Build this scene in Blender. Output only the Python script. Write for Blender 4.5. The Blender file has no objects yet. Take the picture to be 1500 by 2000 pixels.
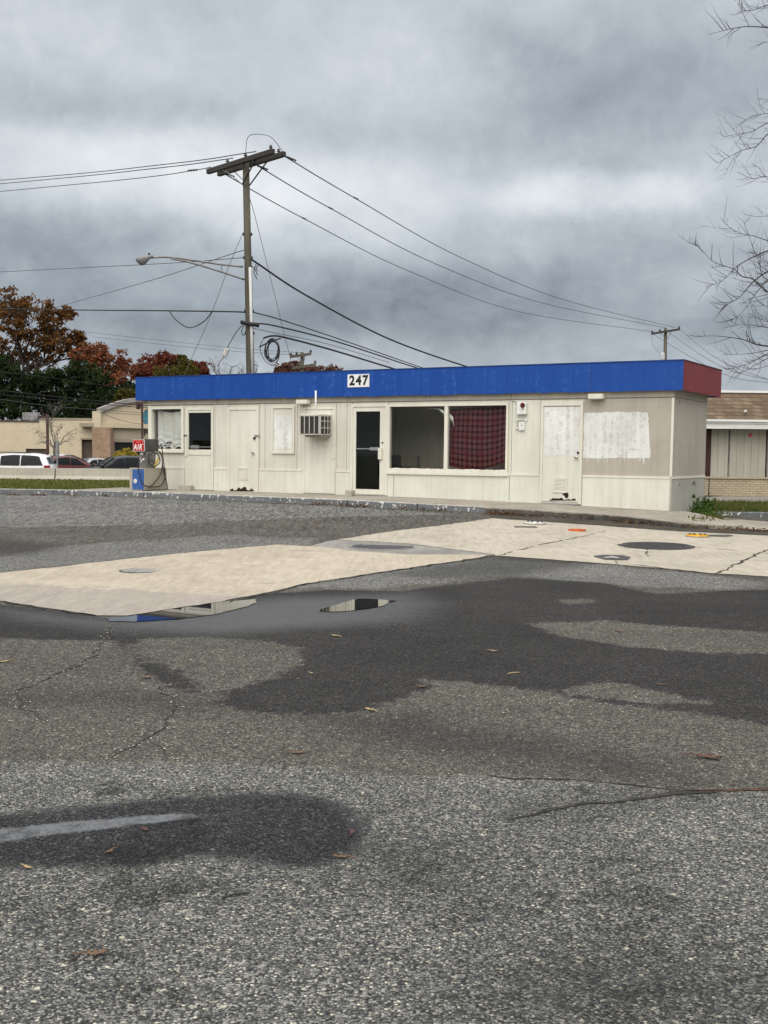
import bpy, bmesh, math, random
import numpy as np
from mathutils import Vector, Matrix, noise as mnoise
random.seed(7); rng=np.random.default_rng(7)
S=bpy.context.scene; COL=S.collection

# ------------------------------------------------------------------ camera
F,CY,PITCH,ROLL=2205.129,1061.6,0.0794,0.0108          # focal length and horizon in pixels of the 1500x2000 photograph
CAM=np.array([0,0,.98])
FW=np.array([0,math.cos(PITCH),-math.sin(PITCH)])
_u=np.array([0,math.sin(PITCH),math.cos(PITCH)]); _r=np.array([1.,0,0])
RT=math.cos(ROLL)*_r+math.sin(ROLL)*_u; UP=-math.sin(ROLL)*_r+math.cos(ROLL)*_u
cd=bpy.data.cameras.new('camera'); cam=bpy.data.objects.new('camera',cd); COL.objects.link(cam)
cd.sensor_fit='VERTICAL'; cd.sensor_height=24; cd.lens=F/2000*24; cd.shift_y=(CY-1000)/2000
cd.clip_start=.1; cd.clip_end=3000
cam.matrix_world=Matrix(((RT[0],UP[0],-FW[0],CAM[0]),(RT[1],UP[1],-FW[1],CAM[1]),(RT[2],UP[2],-FW[2],CAM[2]),(0,0,0,1)))
S.camera=cam
S.view_settings.view_transform='Standard'; S.view_settings.look='None'; S.view_settings.gamma=1
S.view_settings.exposure=0.0
S.cycles.max_bounces=8; S.cycles.transparent_max_bounces=12

# ------------------------------------------------------------------ sun and sky
SUN=Vector((-.22,-.80,.66)).normalized()
sl=bpy.data.lights.new('sun','SUN'); sl.energy=1.5; sl.angle=math.radians(62); sl.color=(1,.96,.9)
so=bpy.data.objects.new('sun',sl); COL.objects.link(so); so.rotation_euler=SUN.to_track_quat('Z','Y').to_euler()

class NT:                                               # small node-tree helper
    def __init__(s,tree): s.t=tree; tree.nodes.clear()
    def n(s,typ,ins=None,out=0,**kw):
        nd=s.t.nodes.new(typ)
        for k,v in kw.items(): setattr(nd,k,v)
        for k,v in (ins or {}).items():
            if hasattr(v,'is_linked'): s.t.links.new(v,nd.inputs[k])
            else: nd.inputs[k].default_value=v
        return nd.outputs[out]
    def m(s,op,a,b=0.,c=0.,clamp=False): return s.n('ShaderNodeMath',{0:a,1:b,2:c},operation=op,use_clamp=clamp)
    def v(s,op,a,b=(0,0,0)): return s.n('ShaderNodeVectorMath',{0:a,1:b},operation=op)
    def noise(s,vec,scale,detail=4,rough=.55,dist=0,out=0): return s.n('ShaderNodeTexNoise',{'Vector':vec,'Scale':scale,'Detail':detail,'Roughness':rough,'Distortion':dist},out)
    def step(s,x,lo,hi,a=0.,b=1.): return s.n('ShaderNodeMapRange',{0:x,1:lo,2:hi,3:a,4:b},interpolation_type='SMOOTHSTEP')
    def mix(s,f,a,b,mode='MIX'): 
        nd=s.t.nodes.new('ShaderNodeMix'); nd.data_type='RGBA'; nd.blend_type=mode
        for k,v in ((0,f),(6,a),(7,b)):
            if hasattr(v,'is_linked'): s.t.links.new(v,nd.inputs[k])
            else: nd.inputs[k].default_value=(v if k==0 else (*v[:3],1))
        return nd.outputs[2]
    def ramp(s,x,stops):
        nd=s.t.nodes.new('ShaderNodeValToRGB'); s.t.links.new(x,nd.inputs[0]); e=nd.color_ramp.elements
        while len(e)<len(stops): e.new(.5)
        for k,(p,c) in zip(e,stops): k.position=p; k.color=(c,c,c,1) if not hasattr(c,'__len__') else (*c[:3],1)
        return nd.outputs[0]
    def link(s,a,b): s.t.links.new(a,b)

def px_dir(x,y):
    d=FW+RT*(x-750)/F+UP*(CY-y)/F; return d/np.linalg.norm(d)
w=bpy.data.worlds.new('World'); S.world=w; w.use_nodes=True
T=NT(w.node_tree)
D=T.n('ShaderNodeTexCoord')
sep=T.t.nodes.new('ShaderNodeSeparateXYZ'); T.link(D,sep.inputs[0]); dx,dy,dz=sep.outputs
den=T.m('ADD',T.m('MAXIMUM',dz,0.),.34)
pl=T.n('ShaderNodeCombineXYZ',{0:T.m('DIVIDE',dx,den),1:T.m('DIVIDE',dy,den),2:0.})
n1=T.noise(pl,2.0,6,.50,.3); n2=T.noise(pl,5.5,8,.58,.4); n3=T.noise(D,26,7,.62,.5)
wv=T.v('SUBTRACT',T.noise(D,8.5,8,.62,out=1),(.5,.5,.5)); 
Dw=T.v('ADD',D,T.v('MULTIPLY',wv,(.10,.10,.06)))
sw=T.t.nodes.new('ShaderNodeSeparateXYZ'); T.link(Dw,sw.inputs[0]); el=sw.outputs[2]
# brightness of the cloud deck by height above the horizon: dark band low over the roofs, paler belt above it, grey again, bright overhead
base=T.ramp(el,[(0,.47),(.05,.41),(.082,.36),(.115,.27),(.16,.34),(.205,.45),(.25,.49),(.31,.45),(.37,.45),(.5,.62),(.75,1.2),(1,1.5)])
tot=base
def blob(x,y,rx,ry,a):
    global tot
    d=px_dir(x,y); q=T.v('MULTIPLY',T.v('SUBTRACT',Dw,tuple(d)),(F/rx,F/rx,F/ry))
    L=T.n('ShaderNodeVectorMath',{0:q},out=1,operation='LENGTH')
    tot=T.m('ADD',tot,T.step(L,1.,0.,0.,a))
blob(1220,215,520,210,-.15); blob(1060,375,210,70,.22); blob(1290,385,140,55,.20); blob(280,330,440,130,.17)
blob(620,400,360,130,.16); blob(80,200,260,90,-.07); blob(330,210,240,70,-.09); blob(1350,560,220,90,.08); blob(110,470,240,80,-.10)
blob(640,120,420,110,.06); blob(60,60,300,120,.06); blob(900,570,460,80,-.06); blob(720,270,300,70,-.05); blob(980,90,200,80,-.05)
blob(620,650,500,55,-.05);blob(1050,500,300,60,.05)
f1=T.m('MULTIPLY',T.m('SUBTRACT',n1,.5),.22); f2=T.m('MULTIPLY',T.m('SUBTRACT',n2,.5),.21)
tot=T.m('MAXIMUM',T.m('MULTIPLY',T.m('ADD',T.m('ADD',T.m('ADD',tot,f1),f2),T.m('MULTIPLY',T.m('SUBTRACT',n3,.5),.17)),1.29),.15)
back=T.m('MULTIPLY',T.m('MAXIMUM',T.m('MULTIPLY',dy,-1.),0.),1.1)   # the sun stands behind this side of the cloud
tot=T.m('MULTIPLY',tot,T.m('ADD',1.,T.m('MULTIPLY',back,T.step(dz,.05,.4))))
cl=T.ramp(tot,[(0,(.0,.0,.0)),(.22,(.190,.221,.260)),(.40,(.362,.408,.458)),(.62,(.592,.641,.688)),(.85,(.83,.864,.895)),(1,(1,1,1))])
cl=T.mix(T.m('GREATER_THAN',tot,1.),cl,T.n('ShaderNodeCombineXYZ',{0:tot,1:tot,2:tot}))
sky=T.n('ShaderNodeTexSky',sky_type='NISHITA',sun_disc=False,sun_elevation=math.asin(SUN.z),sun_rotation=math.atan2(SUN.x,SUN.y),air_density=1.,dust_density=2.)
mixed=T.mix(.95,sky,T.v('MULTIPLY',cl,(10,10,10)))
bg=T.n('ShaderNodeBackground',{'Color':mixed,'Strength':.1})
o=T.t.nodes.new('ShaderNodeOutputWorld'); T.link(bg,o.inputs[0])

# ------------------------------------------------------------------ geometry of the place
BC=np.array([5.9127,23.3337,0.]); TH=.5283              # front right corner of the shop, its turn
EX=np.array([math.cos(TH),-math.sin(TH),0]); GY=np.array([math.sin(TH),math.cos(TH),0])
WL,WD=14.22,2.6                                          # shop length and depth
def ray(x,y): return FW+RT*(x-750)/F+UP*(CY-y)/F
def onY(x,y,Y): d=ray(x,y); return CAM+d*(Y/d[1])
def onwall(x,y,s=0.):                                    # -> (along the wall, height) on the plane s metres in front of the shop wall
    d=ray(x,y); k=((BC-GY*s-CAM)@GY)/(d@GY); P=CAM+d*k; return float((P-BC)@EX),float(P[2])
KT=[-22,-18,-15,-12.2,-7,-3.3,-.5,.8,3,8]; KZ=[-.24,-.24,-.17,-.15,-.16,-.21,-.27,-.34,-.38,-.40]
def zg(X,Y):
    X=np.asarray(X,float); Y=np.asarray(Y,float)
    t=(X-BC[0])*EX[0]+(Y-BC[1])*EX[1]; s=-((X-BC[0])*GY[0]+(Y-BC[1])*GY[1])
    zk=np.interp(t,KT,KZ); m=np.clip((s-2.1)/11.,0,1)
    near=zk*(1-m)-.575*m
    far=np.interp(Y,[30,55,65,72],[-.15,-.47,-.85,-1.])
    return np.minimum(near,far)
def gpt(x,y):                                            # pixel -> point of the ground
    d=ray(x,y); z=-.3
    for _ in range(80):
        k=(z-CAM[2])/d[2]; P=CAM+d*k; z=.5*z+.5*float(zg(P[0],P[1]))
    return np.array([P[0],P[1],z])
def gxy(pts): return [tuple(gpt(*p)[:2]) for p in pts]

# ------------------------------------------------------------------ mesh helpers
class MB:
    def __init__(s): s.v=[]; s.f=[]; s.sm=False
    def add(s,vs,fs):
        n=len(s.v); s.v+= [tuple(map(float,q)) for q in vs]; s.f+=[tuple(i+n for i in q) for q in fs]; return s
    def box(s,x0,y0,z0,x1,y1,z1):
        x0,x1=sorted((x0,x1));y0,y1=sorted((y0,y1));z0,z1=sorted((z0,z1))
        return s.add([(x0,y0,z0),(x1,y0,z0),(x1,y1,z0),(x0,y1,z0),(x0,y0,z1),(x1,y0,z1),(x1,y1,z1),(x0,y1,z1)],
            [(3,2,1,0),(4,5,6,7),(0,1,5,4),(1,2,6,5),(2,3,7,6),(3,0,4,7)])
    def bar(s,a,b,w,h):                                  # square bar from a to b
        a=Vector(a);b=Vector(b);d=(b-a).normalized(); u=d.cross(Vector((0,0,1)))
        if u.length<.01:u=Vector((1,0,0))
        u.normalize();v=u.cross(d)
        P=[p+u*(i*w/2)+v*(j*h/2) for p in (a,b) for i,j in ((-1,-1),(1,-1),(1,1),(-1,1))]
        return s.add(P,[(3,2,1,0),(4,5,6,7),(0,1,5,4),(1,2,6,5),(2,3,7,6),(3,0,4,7)])
    def tube(s,pts,r,n=6,cap=True):
        pts=[Vector(p) for p in pts]; R=r if hasattr(r,'__len__') else [r]*len(pts); rings=[]; u=None
        for i,p in enumerate(pts):
            d=(pts[min(i+1,len(pts)-1)]-pts[max(i-1,0)])
            d=d.normalized() if d.length>1e-9 else Vector((0,0,1))
            if u is None: u=d.cross(Vector((0,0,1))); u=u if u.length>.05 else d.cross(Vector((1,0,0)))
            u=(u-d*u.dot(d)); u=u if u.length>1e-6 else d.orthogonal(); u.normalize(); v=d.cross(u)
            rings.append([p+(u*math.cos(k*2*math.pi/n)+v*math.sin(k*2*math.pi/n))*R[i] for k in range(n)])
        vs=[q for g in rings for q in g]; fs=[]
        for i in range(len(pts)-1):
            for k in range(n): fs.append((i*n+k,i*n+(k+1)%n,(i+1)*n+(k+1)%n,(i+1)*n+k))
        if cap: fs+= [tuple(range(n))[::-1],tuple((len(pts)-1)*n+k for k in range(n))]
        return s.add(vs,fs)
    def lathe(s,prof,c=(0,0,0),n=24,axis='z'):           # prof: (radius, height)
        vs=[];fs=[]
        for r,h in prof:
            for k in range(n):
                a=2*math.pi*k/n; p=(r*math.cos(a),r*math.sin(a),h)
                if axis=='y': p=(p[0],-p[2],p[1])
                if axis=='x': p=(p[2],p[0],p[1])
                vs.append((p[0]+c[0],p[1]+c[1],p[2]+c[2]))
        for i in range(len(prof)-1):
            for k in range(n): fs.append((i*n+k,i*n+(k+1)%n,(i+1)*n+(k+1)%n,(i+1)*n+k))
        fs+=[tuple(range(n))[::-1],tuple((len(prof)-1)*n+k for k in range(n))]
        return s.add(vs,fs)
    def prism_xz(s,poly,y0,y1):                          # outline in x,z given a thickness in y
        n=len(poly); vs=[(x,y0,z) for x,z in poly]+[(x,y1,z) for x,z in poly]
        fs=[tuple(range(n)),tuple(range(2*n-1,n-1,-1))]+[(i,i+n,(i+1)%n+n,(i+1)%n) for i in range(n)]
        return s.add(vs,fs)
    def build(s,name,mat=None,parent=None,smooth=False,bevel=0,loc=None):
        me=bpy.data.meshes.new(name); me.from_pydata(s.v,[],s.f); me.update()
        if mat: me.materials.append(mat)
        bm=bmesh.new(); bm.from_mesh(me); bmesh.ops.recalc_face_normals(bm,faces=bm.faces)
        bm.to_mesh(me); bm.free()
        if smooth: me.polygons.foreach_set('use_smooth',[True]*len(me.polygons))
        ob=bpy.data.objects.new(name,me); COL.objects.link(ob)
        if parent: ob.parent=parent
        if loc is not None: ob.location=loc
        if bevel:
            b=ob.modifiers.new('b','BEVEL'); b.width=bevel; b.segments=2; b.limit_method='ANGLE'
        return ob
def tag(o,label=None,cat=None,group=None,kind=None):
    if label:o['label']=label
    if cat:o['category']=cat
    if group:o['group']=group
    if kind:o['kind']=kind
    return o
def thing(name,label,cat,loc=(0,0,0),rz=0,group=None):
    o=bpy.data.objects.new(name,None); COL.objects.link(o); o.location=tuple(map(float,loc)); o.rotation_euler=(0,0,rz); o.empty_display_size=.2
    return tag(o,label,cat,group)
def quads(name,V,mat,parent=None,nv=4):                  # many loose small faces at once, V: (n,nv,3)
    n=len(V); me=bpy.data.meshes.new(name); me.vertices.add(n*nv); me.vertices.foreach_set('co',V.reshape(-1).astype(np.float32))
    me.loops.add(n*nv); me.loops.foreach_set('vertex_index',np.arange(n*nv,dtype=np.int32))
    me.polygons.add(n); me.polygons.foreach_set('loop_start',np.arange(0,n*nv,nv,dtype=np.int32))
    me.update(calc_edges=True); me.validate(); me.materials.append(mat)
    ob=bpy.data.objects.new(name,me); COL.objects.link(ob)
    if parent: ob.parent=parent
    return ob
def text(name,body,size,mat,parent=None,x=0,y=0,z=0,rz=0,sx=1,shear=0,bold=0,ext=.004,align='CENTER',space=1):
    c=bpy.data.curves.new(name,'FONT'); c.body=body; c.size=size; c.extrude=ext; c.offset=bold; c.shear=shear; c.align_x=align; c.align_y='CENTER'; c.space_character=space
    t=bpy.data.objects.new('tmp',c); COL.objects.link(t)
    me=bpy.data.meshes.new_from_object(t.evaluated_get(bpy.context.evaluated_depsgraph_get())); bpy.data.objects.remove(t)
    me.materials.clear(); me.materials.append(mat)
    ob=bpy.data.objects.new(name,me); COL.objects.link(ob); ob.parent=parent
    ob.location=(x,y,z); ob.rotation_euler=(math.pi/2,0,rz); ob.scale=(sx,1,1)
    return ob
def jag(poly,step,amp,seed=0,closed=True):               # ragged outline: edges cut into short pieces and shifted
    r=random.Random(seed); out=[]; n=len(poly)
    for i in range(n if closed else n-1):
        a=poly[i];b=poly[(i+1)%n]; L=math.hypot(b[0]-a[0],b[1]-a[1]); k=max(1,int(L/step))
        for j in range(k):
            q=j/k; out.append((a[0]+(b[0]-a[0])*q+r.uniform(-amp,amp),a[1]+(b[1]-a[1])*q+r.uniform(-amp,amp)))
    if not closed: out.append(poly[-1])
    return out
def sheet(name,poly,dz,mat,step=.9,zf=None,kind='structure',parent=None,depth=0):   # flat sheet that follows the ground
    zf=zf or zg
    bm=bmesh.new(); f=bm.faces.new([bm.verts.new((x,y,0)) for x,y in poly])
    bmesh.ops.triangulate(bm,faces=[f])
    xs=[p[0] for p in poly]; ys=[p[1] for p in poly]
    for ax,lo,hi in ((0,min(xs),max(xs)),(1,min(ys),max(ys))):
        k=lo+step
        while k<hi:
            co=[0,0,0]; no=[0,0,0]; co[ax]=k; no[ax]=1
            bmesh.ops.bisect_plane(bm,geom=bm.verts[:]+bm.edges[:]+bm.faces[:],plane_co=co,plane_no=no); k+=step
    for v in bm.verts: v.co.z=float(zf(v.co.x,v.co.y))+dz
    if depth:
        g=bmesh.ops.extrude_face_region(bm,geom=bm.faces[:])
        for q in g['geom']:
            if isinstance(q,bmesh.types.BMVert): q.co.z-=depth
    bmesh.ops.recalc_face_normals(bm,faces=bm.faces)
    if not depth:
        for q in bm.faces:
            if q.normal.z<0: q.normal_flip()
    me=bpy.data.meshes.new(name); bm.to_mesh(me); bm.free(); me.materials.append(mat)
    ob=bpy.data.objects.new(name,me); COL.objects.link(ob)
    if kind: ob['kind']=kind
    if parent: ob.parent=parent
    return ob

# ------------------------------------------------------------------ materials
def lin(*c): return tuple(((q/255)/12.92 if q/255<=.04045 else ((q/255+.055)/1.055)**2.4) for q in c)
MATS={}
def M(name,c1,c2=None,scale=(3,3,3),rough=.7,spec=.3,bump=0,bscale=40,metal=0,lo=.35,hi=.65,detail=5,c3=None,s3=(9,9,9),lo3=.6,hi3=.66):
    m=bpy.data.materials.new(name); m.use_nodes=True; t=NT(m.node_tree); MATS[name]=m
    tc=t.n('ShaderNodeTexCoord',out=3); col=(*c1,1)
    if c2 is not None:
        nz=t.noise(t.v('MULTIPLY',tc,scale),1,detail,.6); col=t.mix(t.step(nz,lo,hi),c1,c2)
    if c3 is not None:
        nz=t.noise(t.v('MULTIPLY',tc,s3),1,detail,.65); col=t.mix(t.step(nz,lo3,hi3),col,c3)
    ins={'Base Color':col,'Roughness':rough,'Metallic':metal,'Specular IOR Level':spec}
    if bump:
        b=t.n('ShaderNodeBump',{'Height':t.noise(tc,bscale,4),'Strength':bump,'Distance':.01}); ins['Normal']=b
    p=t.n('ShaderNodeBsdfPrincipled',ins); o=t.t.nodes.new('ShaderNodeOutputMaterial'); t.link(p,o.inputs[0]); return m
def LEAF(name,c1,c2,c3,trans=.35):
    m=bpy.data.materials.new(name); m.use_nodes=True; t=NT(m.node_tree)
    g=t.n('ShaderNodeNewGeometry',out='Random Per Island'); tc=t.n('ShaderNodeTexCoord',out=3)
    c=t.ramp(g,[(0,c1),(.5,c2),(1,c3)]); c=t.mix(t.step(t.noise(tc,.45,3),.4,.62,0.,.75),c,c2)
    d=t.n('ShaderNodeBsdfDiffuse',{'Color':c}); tr=t.n('ShaderNodeBsdfTranslucent',{'Color':c})
    x=t.n('ShaderNodeMixShader',{0:trans,1:d,2:tr}); o=t.t.nodes.new('ShaderNodeOutputMaterial'); t.link(x,o.inputs[0]); return m
def GLASS(name,tint=(.9,.95,.93),refl=.5,ior=1.25):
    m=bpy.data.materials.new(name); m.use_nodes=True; t=NT(m.node_tree)
    fr=t.n('ShaderNodeFresnel',{'IOR':ior}); a=t.n('ShaderNodeBsdfTransparent',{'Color':(*tint,1)}); b=t.n('ShaderNodeBsdfGlossy',{'Color':(.9,.95,1,1),'Roughness':.02})
    x=t.n('ShaderNodeMixShader',{0:t.m('MULTIPLY',fr,refl*2,clamp=True),1:a,2:b}); o=t.t.nodes.new('ShaderNodeOutputMaterial'); t.link(x,o.inputs[0]); return m

# ------------------------------------------------------------------ ground sheet with its own dry, wet, coarse and smooth areas
def axis(near,far_hi,step,g,lo=None):
    out=[0.];d=step
    while out[-1]<far_hi:
        if out[-1]>near: d*=g
        out.append(out[-1]+d)
    return out
xp=axis(6,900,.075,1.06); gx=np.array(sorted([-q for q in xp[1:]]+xp))
yp=[2.3];d=.05
while yp[-1]<1500:
    if yp[-1]>8: d=min(d*1.012,.16) if yp[-1]<33 else d*1.07
    yp.append(yp[-1]+d)
gy_=np.array([-900,-300,-100,-40,-15,-6,-2,0,1.2]+yp)
GX,GYY=np.meshgrid(gx,gy_); GZ=zg(GX,GYY)
nx,ny=len(gx),len(gy_)
V=np.stack([GX,GYY,GZ],-1).reshape(-1,3)
idx=np.arange(nx*ny).reshape(ny,nx)
FQ=np.stack([idx[:-1,:-1],idx[:-1,1:],idx[1:,1:],idx[1:,:-1]],-1).reshape(-1,4)
me=bpy.data.meshes.new('ground'); me.vertices.add(len(V)); me.vertices.foreach_set('co',V.reshape(-1).astype(np.float32))
me.loops.add(len(FQ)*4); me.loops.foreach_set('vertex_index',FQ.reshape(-1).astype(np.int32)); me.polygons.add(len(FQ))
me.polygons.foreach_set('loop_start',np.arange(0,len(FQ)*4,4,dtype=np.int32)); me.update(calc_edges=True)
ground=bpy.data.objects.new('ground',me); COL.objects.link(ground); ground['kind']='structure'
def sdist(poly):                                         # signed distance (m) of every ground vertex to an outline, inside positive
    P=np.array(poly); x=V[:,0];y=V[:,1]; out=np.full(len(V),-2.); sel=(x>P[:,0].min()-2)&(x<P[:,0].max()+2)&(y>P[:,1].min()-2)&(y<P[:,1].max()+2)
    X=x[sel];Y=y[sel]; dm=np.full(len(X),9.); ins=np.zeros(len(X),bool)
    for a,b in zip(P,np.roll(P,-1,0)):
        e=b-a; q=np.clip(((X-a[0])*e[0]+(Y-a[1])*e[1])/(e@e+1e-12),0,1)
        dm=np.minimum(dm,np.hypot(X-a[0]-q*e[0],Y-a[1]-q*e[1]))
        c=(a[1]>Y)!=(b[1]>Y); ins^=c&(X<(b[0]-a[0])*(Y-a[1])/(b[1]-a[1]+1e-12)+a[0])
    out[sel]=np.clip(np.where(ins,dm,-dm),-2,2); return out
def field(name,polys,minus=()):
    v=np.full(len(V),-2.)
    for q in polys: v=np.maximum(v,sdist(gxy(q)))
    for q in minus: v=np.minimum(v,-sdist(gxy(q)))
    a=me.attributes.new(name,'FLOAT','POINT'); a.data.foreach_set('value',v.astype(np.float32))
field('coarse',[[(-500,1480),(0,1487),(300,1492),(640,1500),(750,1517),(1000,1518),(1130,1525),(1330,1545),(1500,1545),(2100,1550),(2100,2300),(-500,2300)]])
field('worn',[[(-500,962),(0,966),(300,974),(640,988),(930,1006),(760,1006),(550,1013),(300,1024),(0,1030),(-500,1040)],
              [(-300,1092),(0,1088),(130,1063),(300,1052),(470,1045),(640,1051),(600,1064),(520,1066),(250,1092),(0,1119),(-300,1150)],
              [(640,1105),(960,1092),(1180,1102),(1500,1135),(1500,1150),(1300,1150),(1000,1125),(820,1142),(700,1150),(560,1150)]])
WETS=[[(-300,1150),(0,1180),(150,1197),(250,1212),(430,1178),(520,1160),(640,1152),(790,1155),(830,1147),(1000,1128),(1180,1138),(1280,1160),(1500,1150),(2000,1150),(2000,1440),
  (1500,1420),(1400,1400),(1200,1375),(1050,1350),(900,1330),(820,1325),(850,1345),(700,1390),(600,1398),(500,1395),(420,1375),(440,1352),(540,1322),(588,1292),(578,1265),(500,1250),(380,1245),(280,1247),(258,1262),(300,1292),(352,1312),(400,1356),(340,1347),(280,1312),(240,1272),(222,1250),(150,1250),(0,1247),(-300,1250)]]
field('wet',WETS,[[(1030,1218),(1180,1212),(1350,1225),(1500,1236),(1700,1240),(1700,1272),(1500,1274),(1380,1276),(1230,1264),(1090,1242)],[(1095,1172),(1150,1170),(1160,1176),(1110,1180)],
  [(1180,1330),(1300,1352),(1380,1372),(1250,1372),(1080,1350)]])
field('wet_gravel',[[(-300,1600),(0,1592),(150,1577),(300,1563),(450,1553),(560,1549),(640,1560),(690,1588),(712,1620),(700,1660),(640,1683),(600,1697),(500,1682),(400,1668),(250,1692),(100,1692),(-300,1700)]])
field('damp',[[(600,1400),(820,1395),(900,1420),(1050,1440),(1250,1480),(1360,1530),(1200,1515),(1000,1490),(850,1470),(700,1440)],
  [(1020,1860),(1120,1840),(1300,1880),(1500,1890),(1500,2000),(1000,2000),(930,1960),(960,1900)],[(700,1640),(800,1660),(900,1720),(850,1740),(740,1700)],
  [(0,1355),(200,1350),(420,1372),(400,1385),(200,1372),(0,1375)],[(1010,1575),(1350,1535),(1370,1550),(1150,1585),(1000,1600)],[(990,1085),(1150,1100),(1010,1125),(850,1130),(760,1120)],[(-100,1042),(130,1066),(60,1085),(-100,1082)]])
field('sheen',[[(215,1212),(345,1192),(432,1180),(560,1168),(640,1166),(800,1160),(860,1180),(800,1215),(640,1225),(420,1240),(240,1232),(60,1210),(0,1190)]])
field('sky_streak',[[(0,1619),(80,1611),(200,1600),(330,1590),(440,1592),(330,1603),(200,1619),(80,1632),(0,1646),(-200,1670),(-200,1640)]])  # outline of the pale streak where wet gravel mirrors the sky

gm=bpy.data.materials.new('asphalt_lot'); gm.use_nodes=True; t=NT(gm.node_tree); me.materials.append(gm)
tc=t.n('ShaderNodeTexCoord',out=3)
at=lambda n: t.n('ShaderNodeAttribute',attribute_name=n,out=2)
nA=t.noise(tc,1.1,5,.6); nB=t.noise(tc,9,5,.65); nC=t.noise(tc,60,3,.7)
wob=t.m('ADD',t.m('MULTIPLY',t.m('SUBTRACT',nA,.5),.55),t.m('MULTIPLY',t.m('SUBTRACT',nB,.5),.22))
wob2=t.m('ADD',t.m('MULTIPLY',t.m('SUBTRACT',nB,.5),.22),t.m('MULTIPLY',t.m('SUBTRACT',nC,.5),.10))
vo=t.t.nodes.new('ShaderNodeTexVoronoi'); vr=t.n('ShaderNodeSeparateColor',{0:vo.outputs['Color']}); wob2=t.m('ADD',wob2,t.m('MULTIPLY',t.m('SUBTRACT',vr,.5),.085))
coarse=t.step(t.m('ADD',at('coarse'),wob2),-.03,.03)
worn=t.step(t.m('ADD',at('worn'),t.m('MULTIPLY',wob,1.6)),-.1,.15)
wet=t.step(t.m('ADD',t.m('ADD',at('wet'),t.m('MULTIPLY',wob,.30)),t.m('ADD',t.m('MULTIPLY',t.m('SUBTRACT',nB,.5),.30),t.m('MULTIPLY',t.m('SUBTRACT',nC,.5),.16))),-.04,.06)
wetg=t.step(t.m('ADD',at('wet_gravel'),t.m('MULTIPLY',wob2,.8)),-.045,.06)
damp=t.step(t.m('ADD',at('damp'),wob),-.35,.3)
sky_streak=t.step(t.m('ADD',at('sky_streak'),t.m('MULTIPLY',wob2,.22)),-.016,.012)
t.link(t.v('ADD',tc,t.v('MULTIPLY',t.noise(tc,40,2,out=1),(.012,.012,.012))),vo.inputs['Vector']); vo.inputs['Scale'].default_value=112
vb=t.t.nodes.new('ShaderNodeTexVoronoi'); t.link(t.v('ADD',tc,t.v('MULTIPLY',t.noise(tc,30,2,out=1),(.02,.02,.02))),vb.inputs['Vector']); vb.inputs['Scale'].default_value=54; vbr=t.n('ShaderNodeSeparateColor',{0:vb.outputs['Color']})
vf=t.t.nodes.new('ShaderNodeTexVoronoi'); t.link(tc,vf.inputs['Vector']); vf.inputs['Scale'].default_value=125
vfr=t.n('ShaderNodeSeparateColor',{0:vf.outputs['Color']})
vs=t.t.nodes.new('ShaderNodeTexVoronoi'); t.link(tc,vs.inputs['Vector']); vs.inputs['Scale'].default_value=34
vsr=t.n('ShaderNodeSeparateColor',{0:vs.outputs['Color']}); 
c_co=t.ramp(vr,[(0,(.05,.05,.049)),(.25,(.098,.097,.093)),(.55,(.16,.157,.148)),(.80,(.245,.24,.222)),(.95,(.37,.36,.30)),(1,(.60,.575,.45))])
c_co=t.mix(t.step(vo.outputs['Distance'],.40,.80,0.,.9),c_co,(.025,.025,.025),'MIX')
big=t.m('MULTIPLY',t.m('GREATER_THAN',vbr,.82),t.step(vb.outputs['Distance'],.40,.46,1.,0.)); c_co=t.mix(big,c_co,t.ramp(t.n('ShaderNodeSeparateColor',{0:vb.outputs['Color']},out=1),[(0,(.05,.05,.05)),(.5,(.16,.157,.145)),(.85,(.30,.29,.25)),(1,(.55,.52,.40))]))
blt_=t.step(t.noise(tc,1.7,6,.68),.52,.66,1.,.55); c_co=t.mix(1.,c_co,t.n('ShaderNodeCombineXYZ',{0:blt_,1:blt_,2:blt_}),'MULTIPLY')
c_fi=t.ramp(vfr,[(0,(.032,.030,.026)),(.45,(.068,.063,.054)),(.8,(.115,.107,.090)),(.95,(.18,.168,.14)),(1,(.30,.285,.235))])
c_wo=t.ramp(vfr,[(0,(.03,.03,.029)),(.45,(.09,.088,.083)),(.8,(.18,.175,.162)),(1,(.42,.41,.37))])
spk=t.m('MULTIPLY',t.m('GREATER_THAN',vsr,.955),t.m('LESS_THAN',vs.outputs['Distance'],.24))
c=t.mix(worn,c_fi,c_wo); c=t.mix(t.m('MULTIPLY',spk,t.m('SUBTRACT',1.,coarse)),c,(.42,.4,.31)); c=t.mix(coarse,c,c_co)
nD=t.noise(t.v('MULTIPLY',tc,(.35,1.3,1)),1,5,.6); nE=t.noise(tc,22,3,.75); nF=t.m('ADD',t.noise(t.v('MULTIPLY',tc,(15,1.9,1)),1,3,.75),t.noise(t.v('MULTIPLY',tc,(38,5.5,1)),1,2,.7)); nG=t.m('ADD',t.noise(t.v('MULTIPLY',tc,(34,13,1)),1,3,.7),t.noise(tc,70,2,.7)); var=t.m('ADD',-.32,t.m('MULTIPLY',nE,1.25)); far_=t.m('MULTIPLY',t.step(t.n('ShaderNodeSeparateXYZ',{0:tc},out=1),13.,24.),2.6); var=t.m('ADD',var,t.m('ADD',t.m('MULTIPLY',t.m('SUBTRACT',nF,1.),far_),t.m('MULTIPLY',t.m('SUBTRACT',nG,1.),t.m('SUBTRACT',.8,t.m('MULTIPLY',coarse,.6))))); var=t.m('ADD',var,t.m('ADD',t.m('ADD',t.m('MULTIPLY',nA,.45),t.m('MULTIPLY',nB,.35)),t.m('MULTIPLY',nD,.5)))
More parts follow.
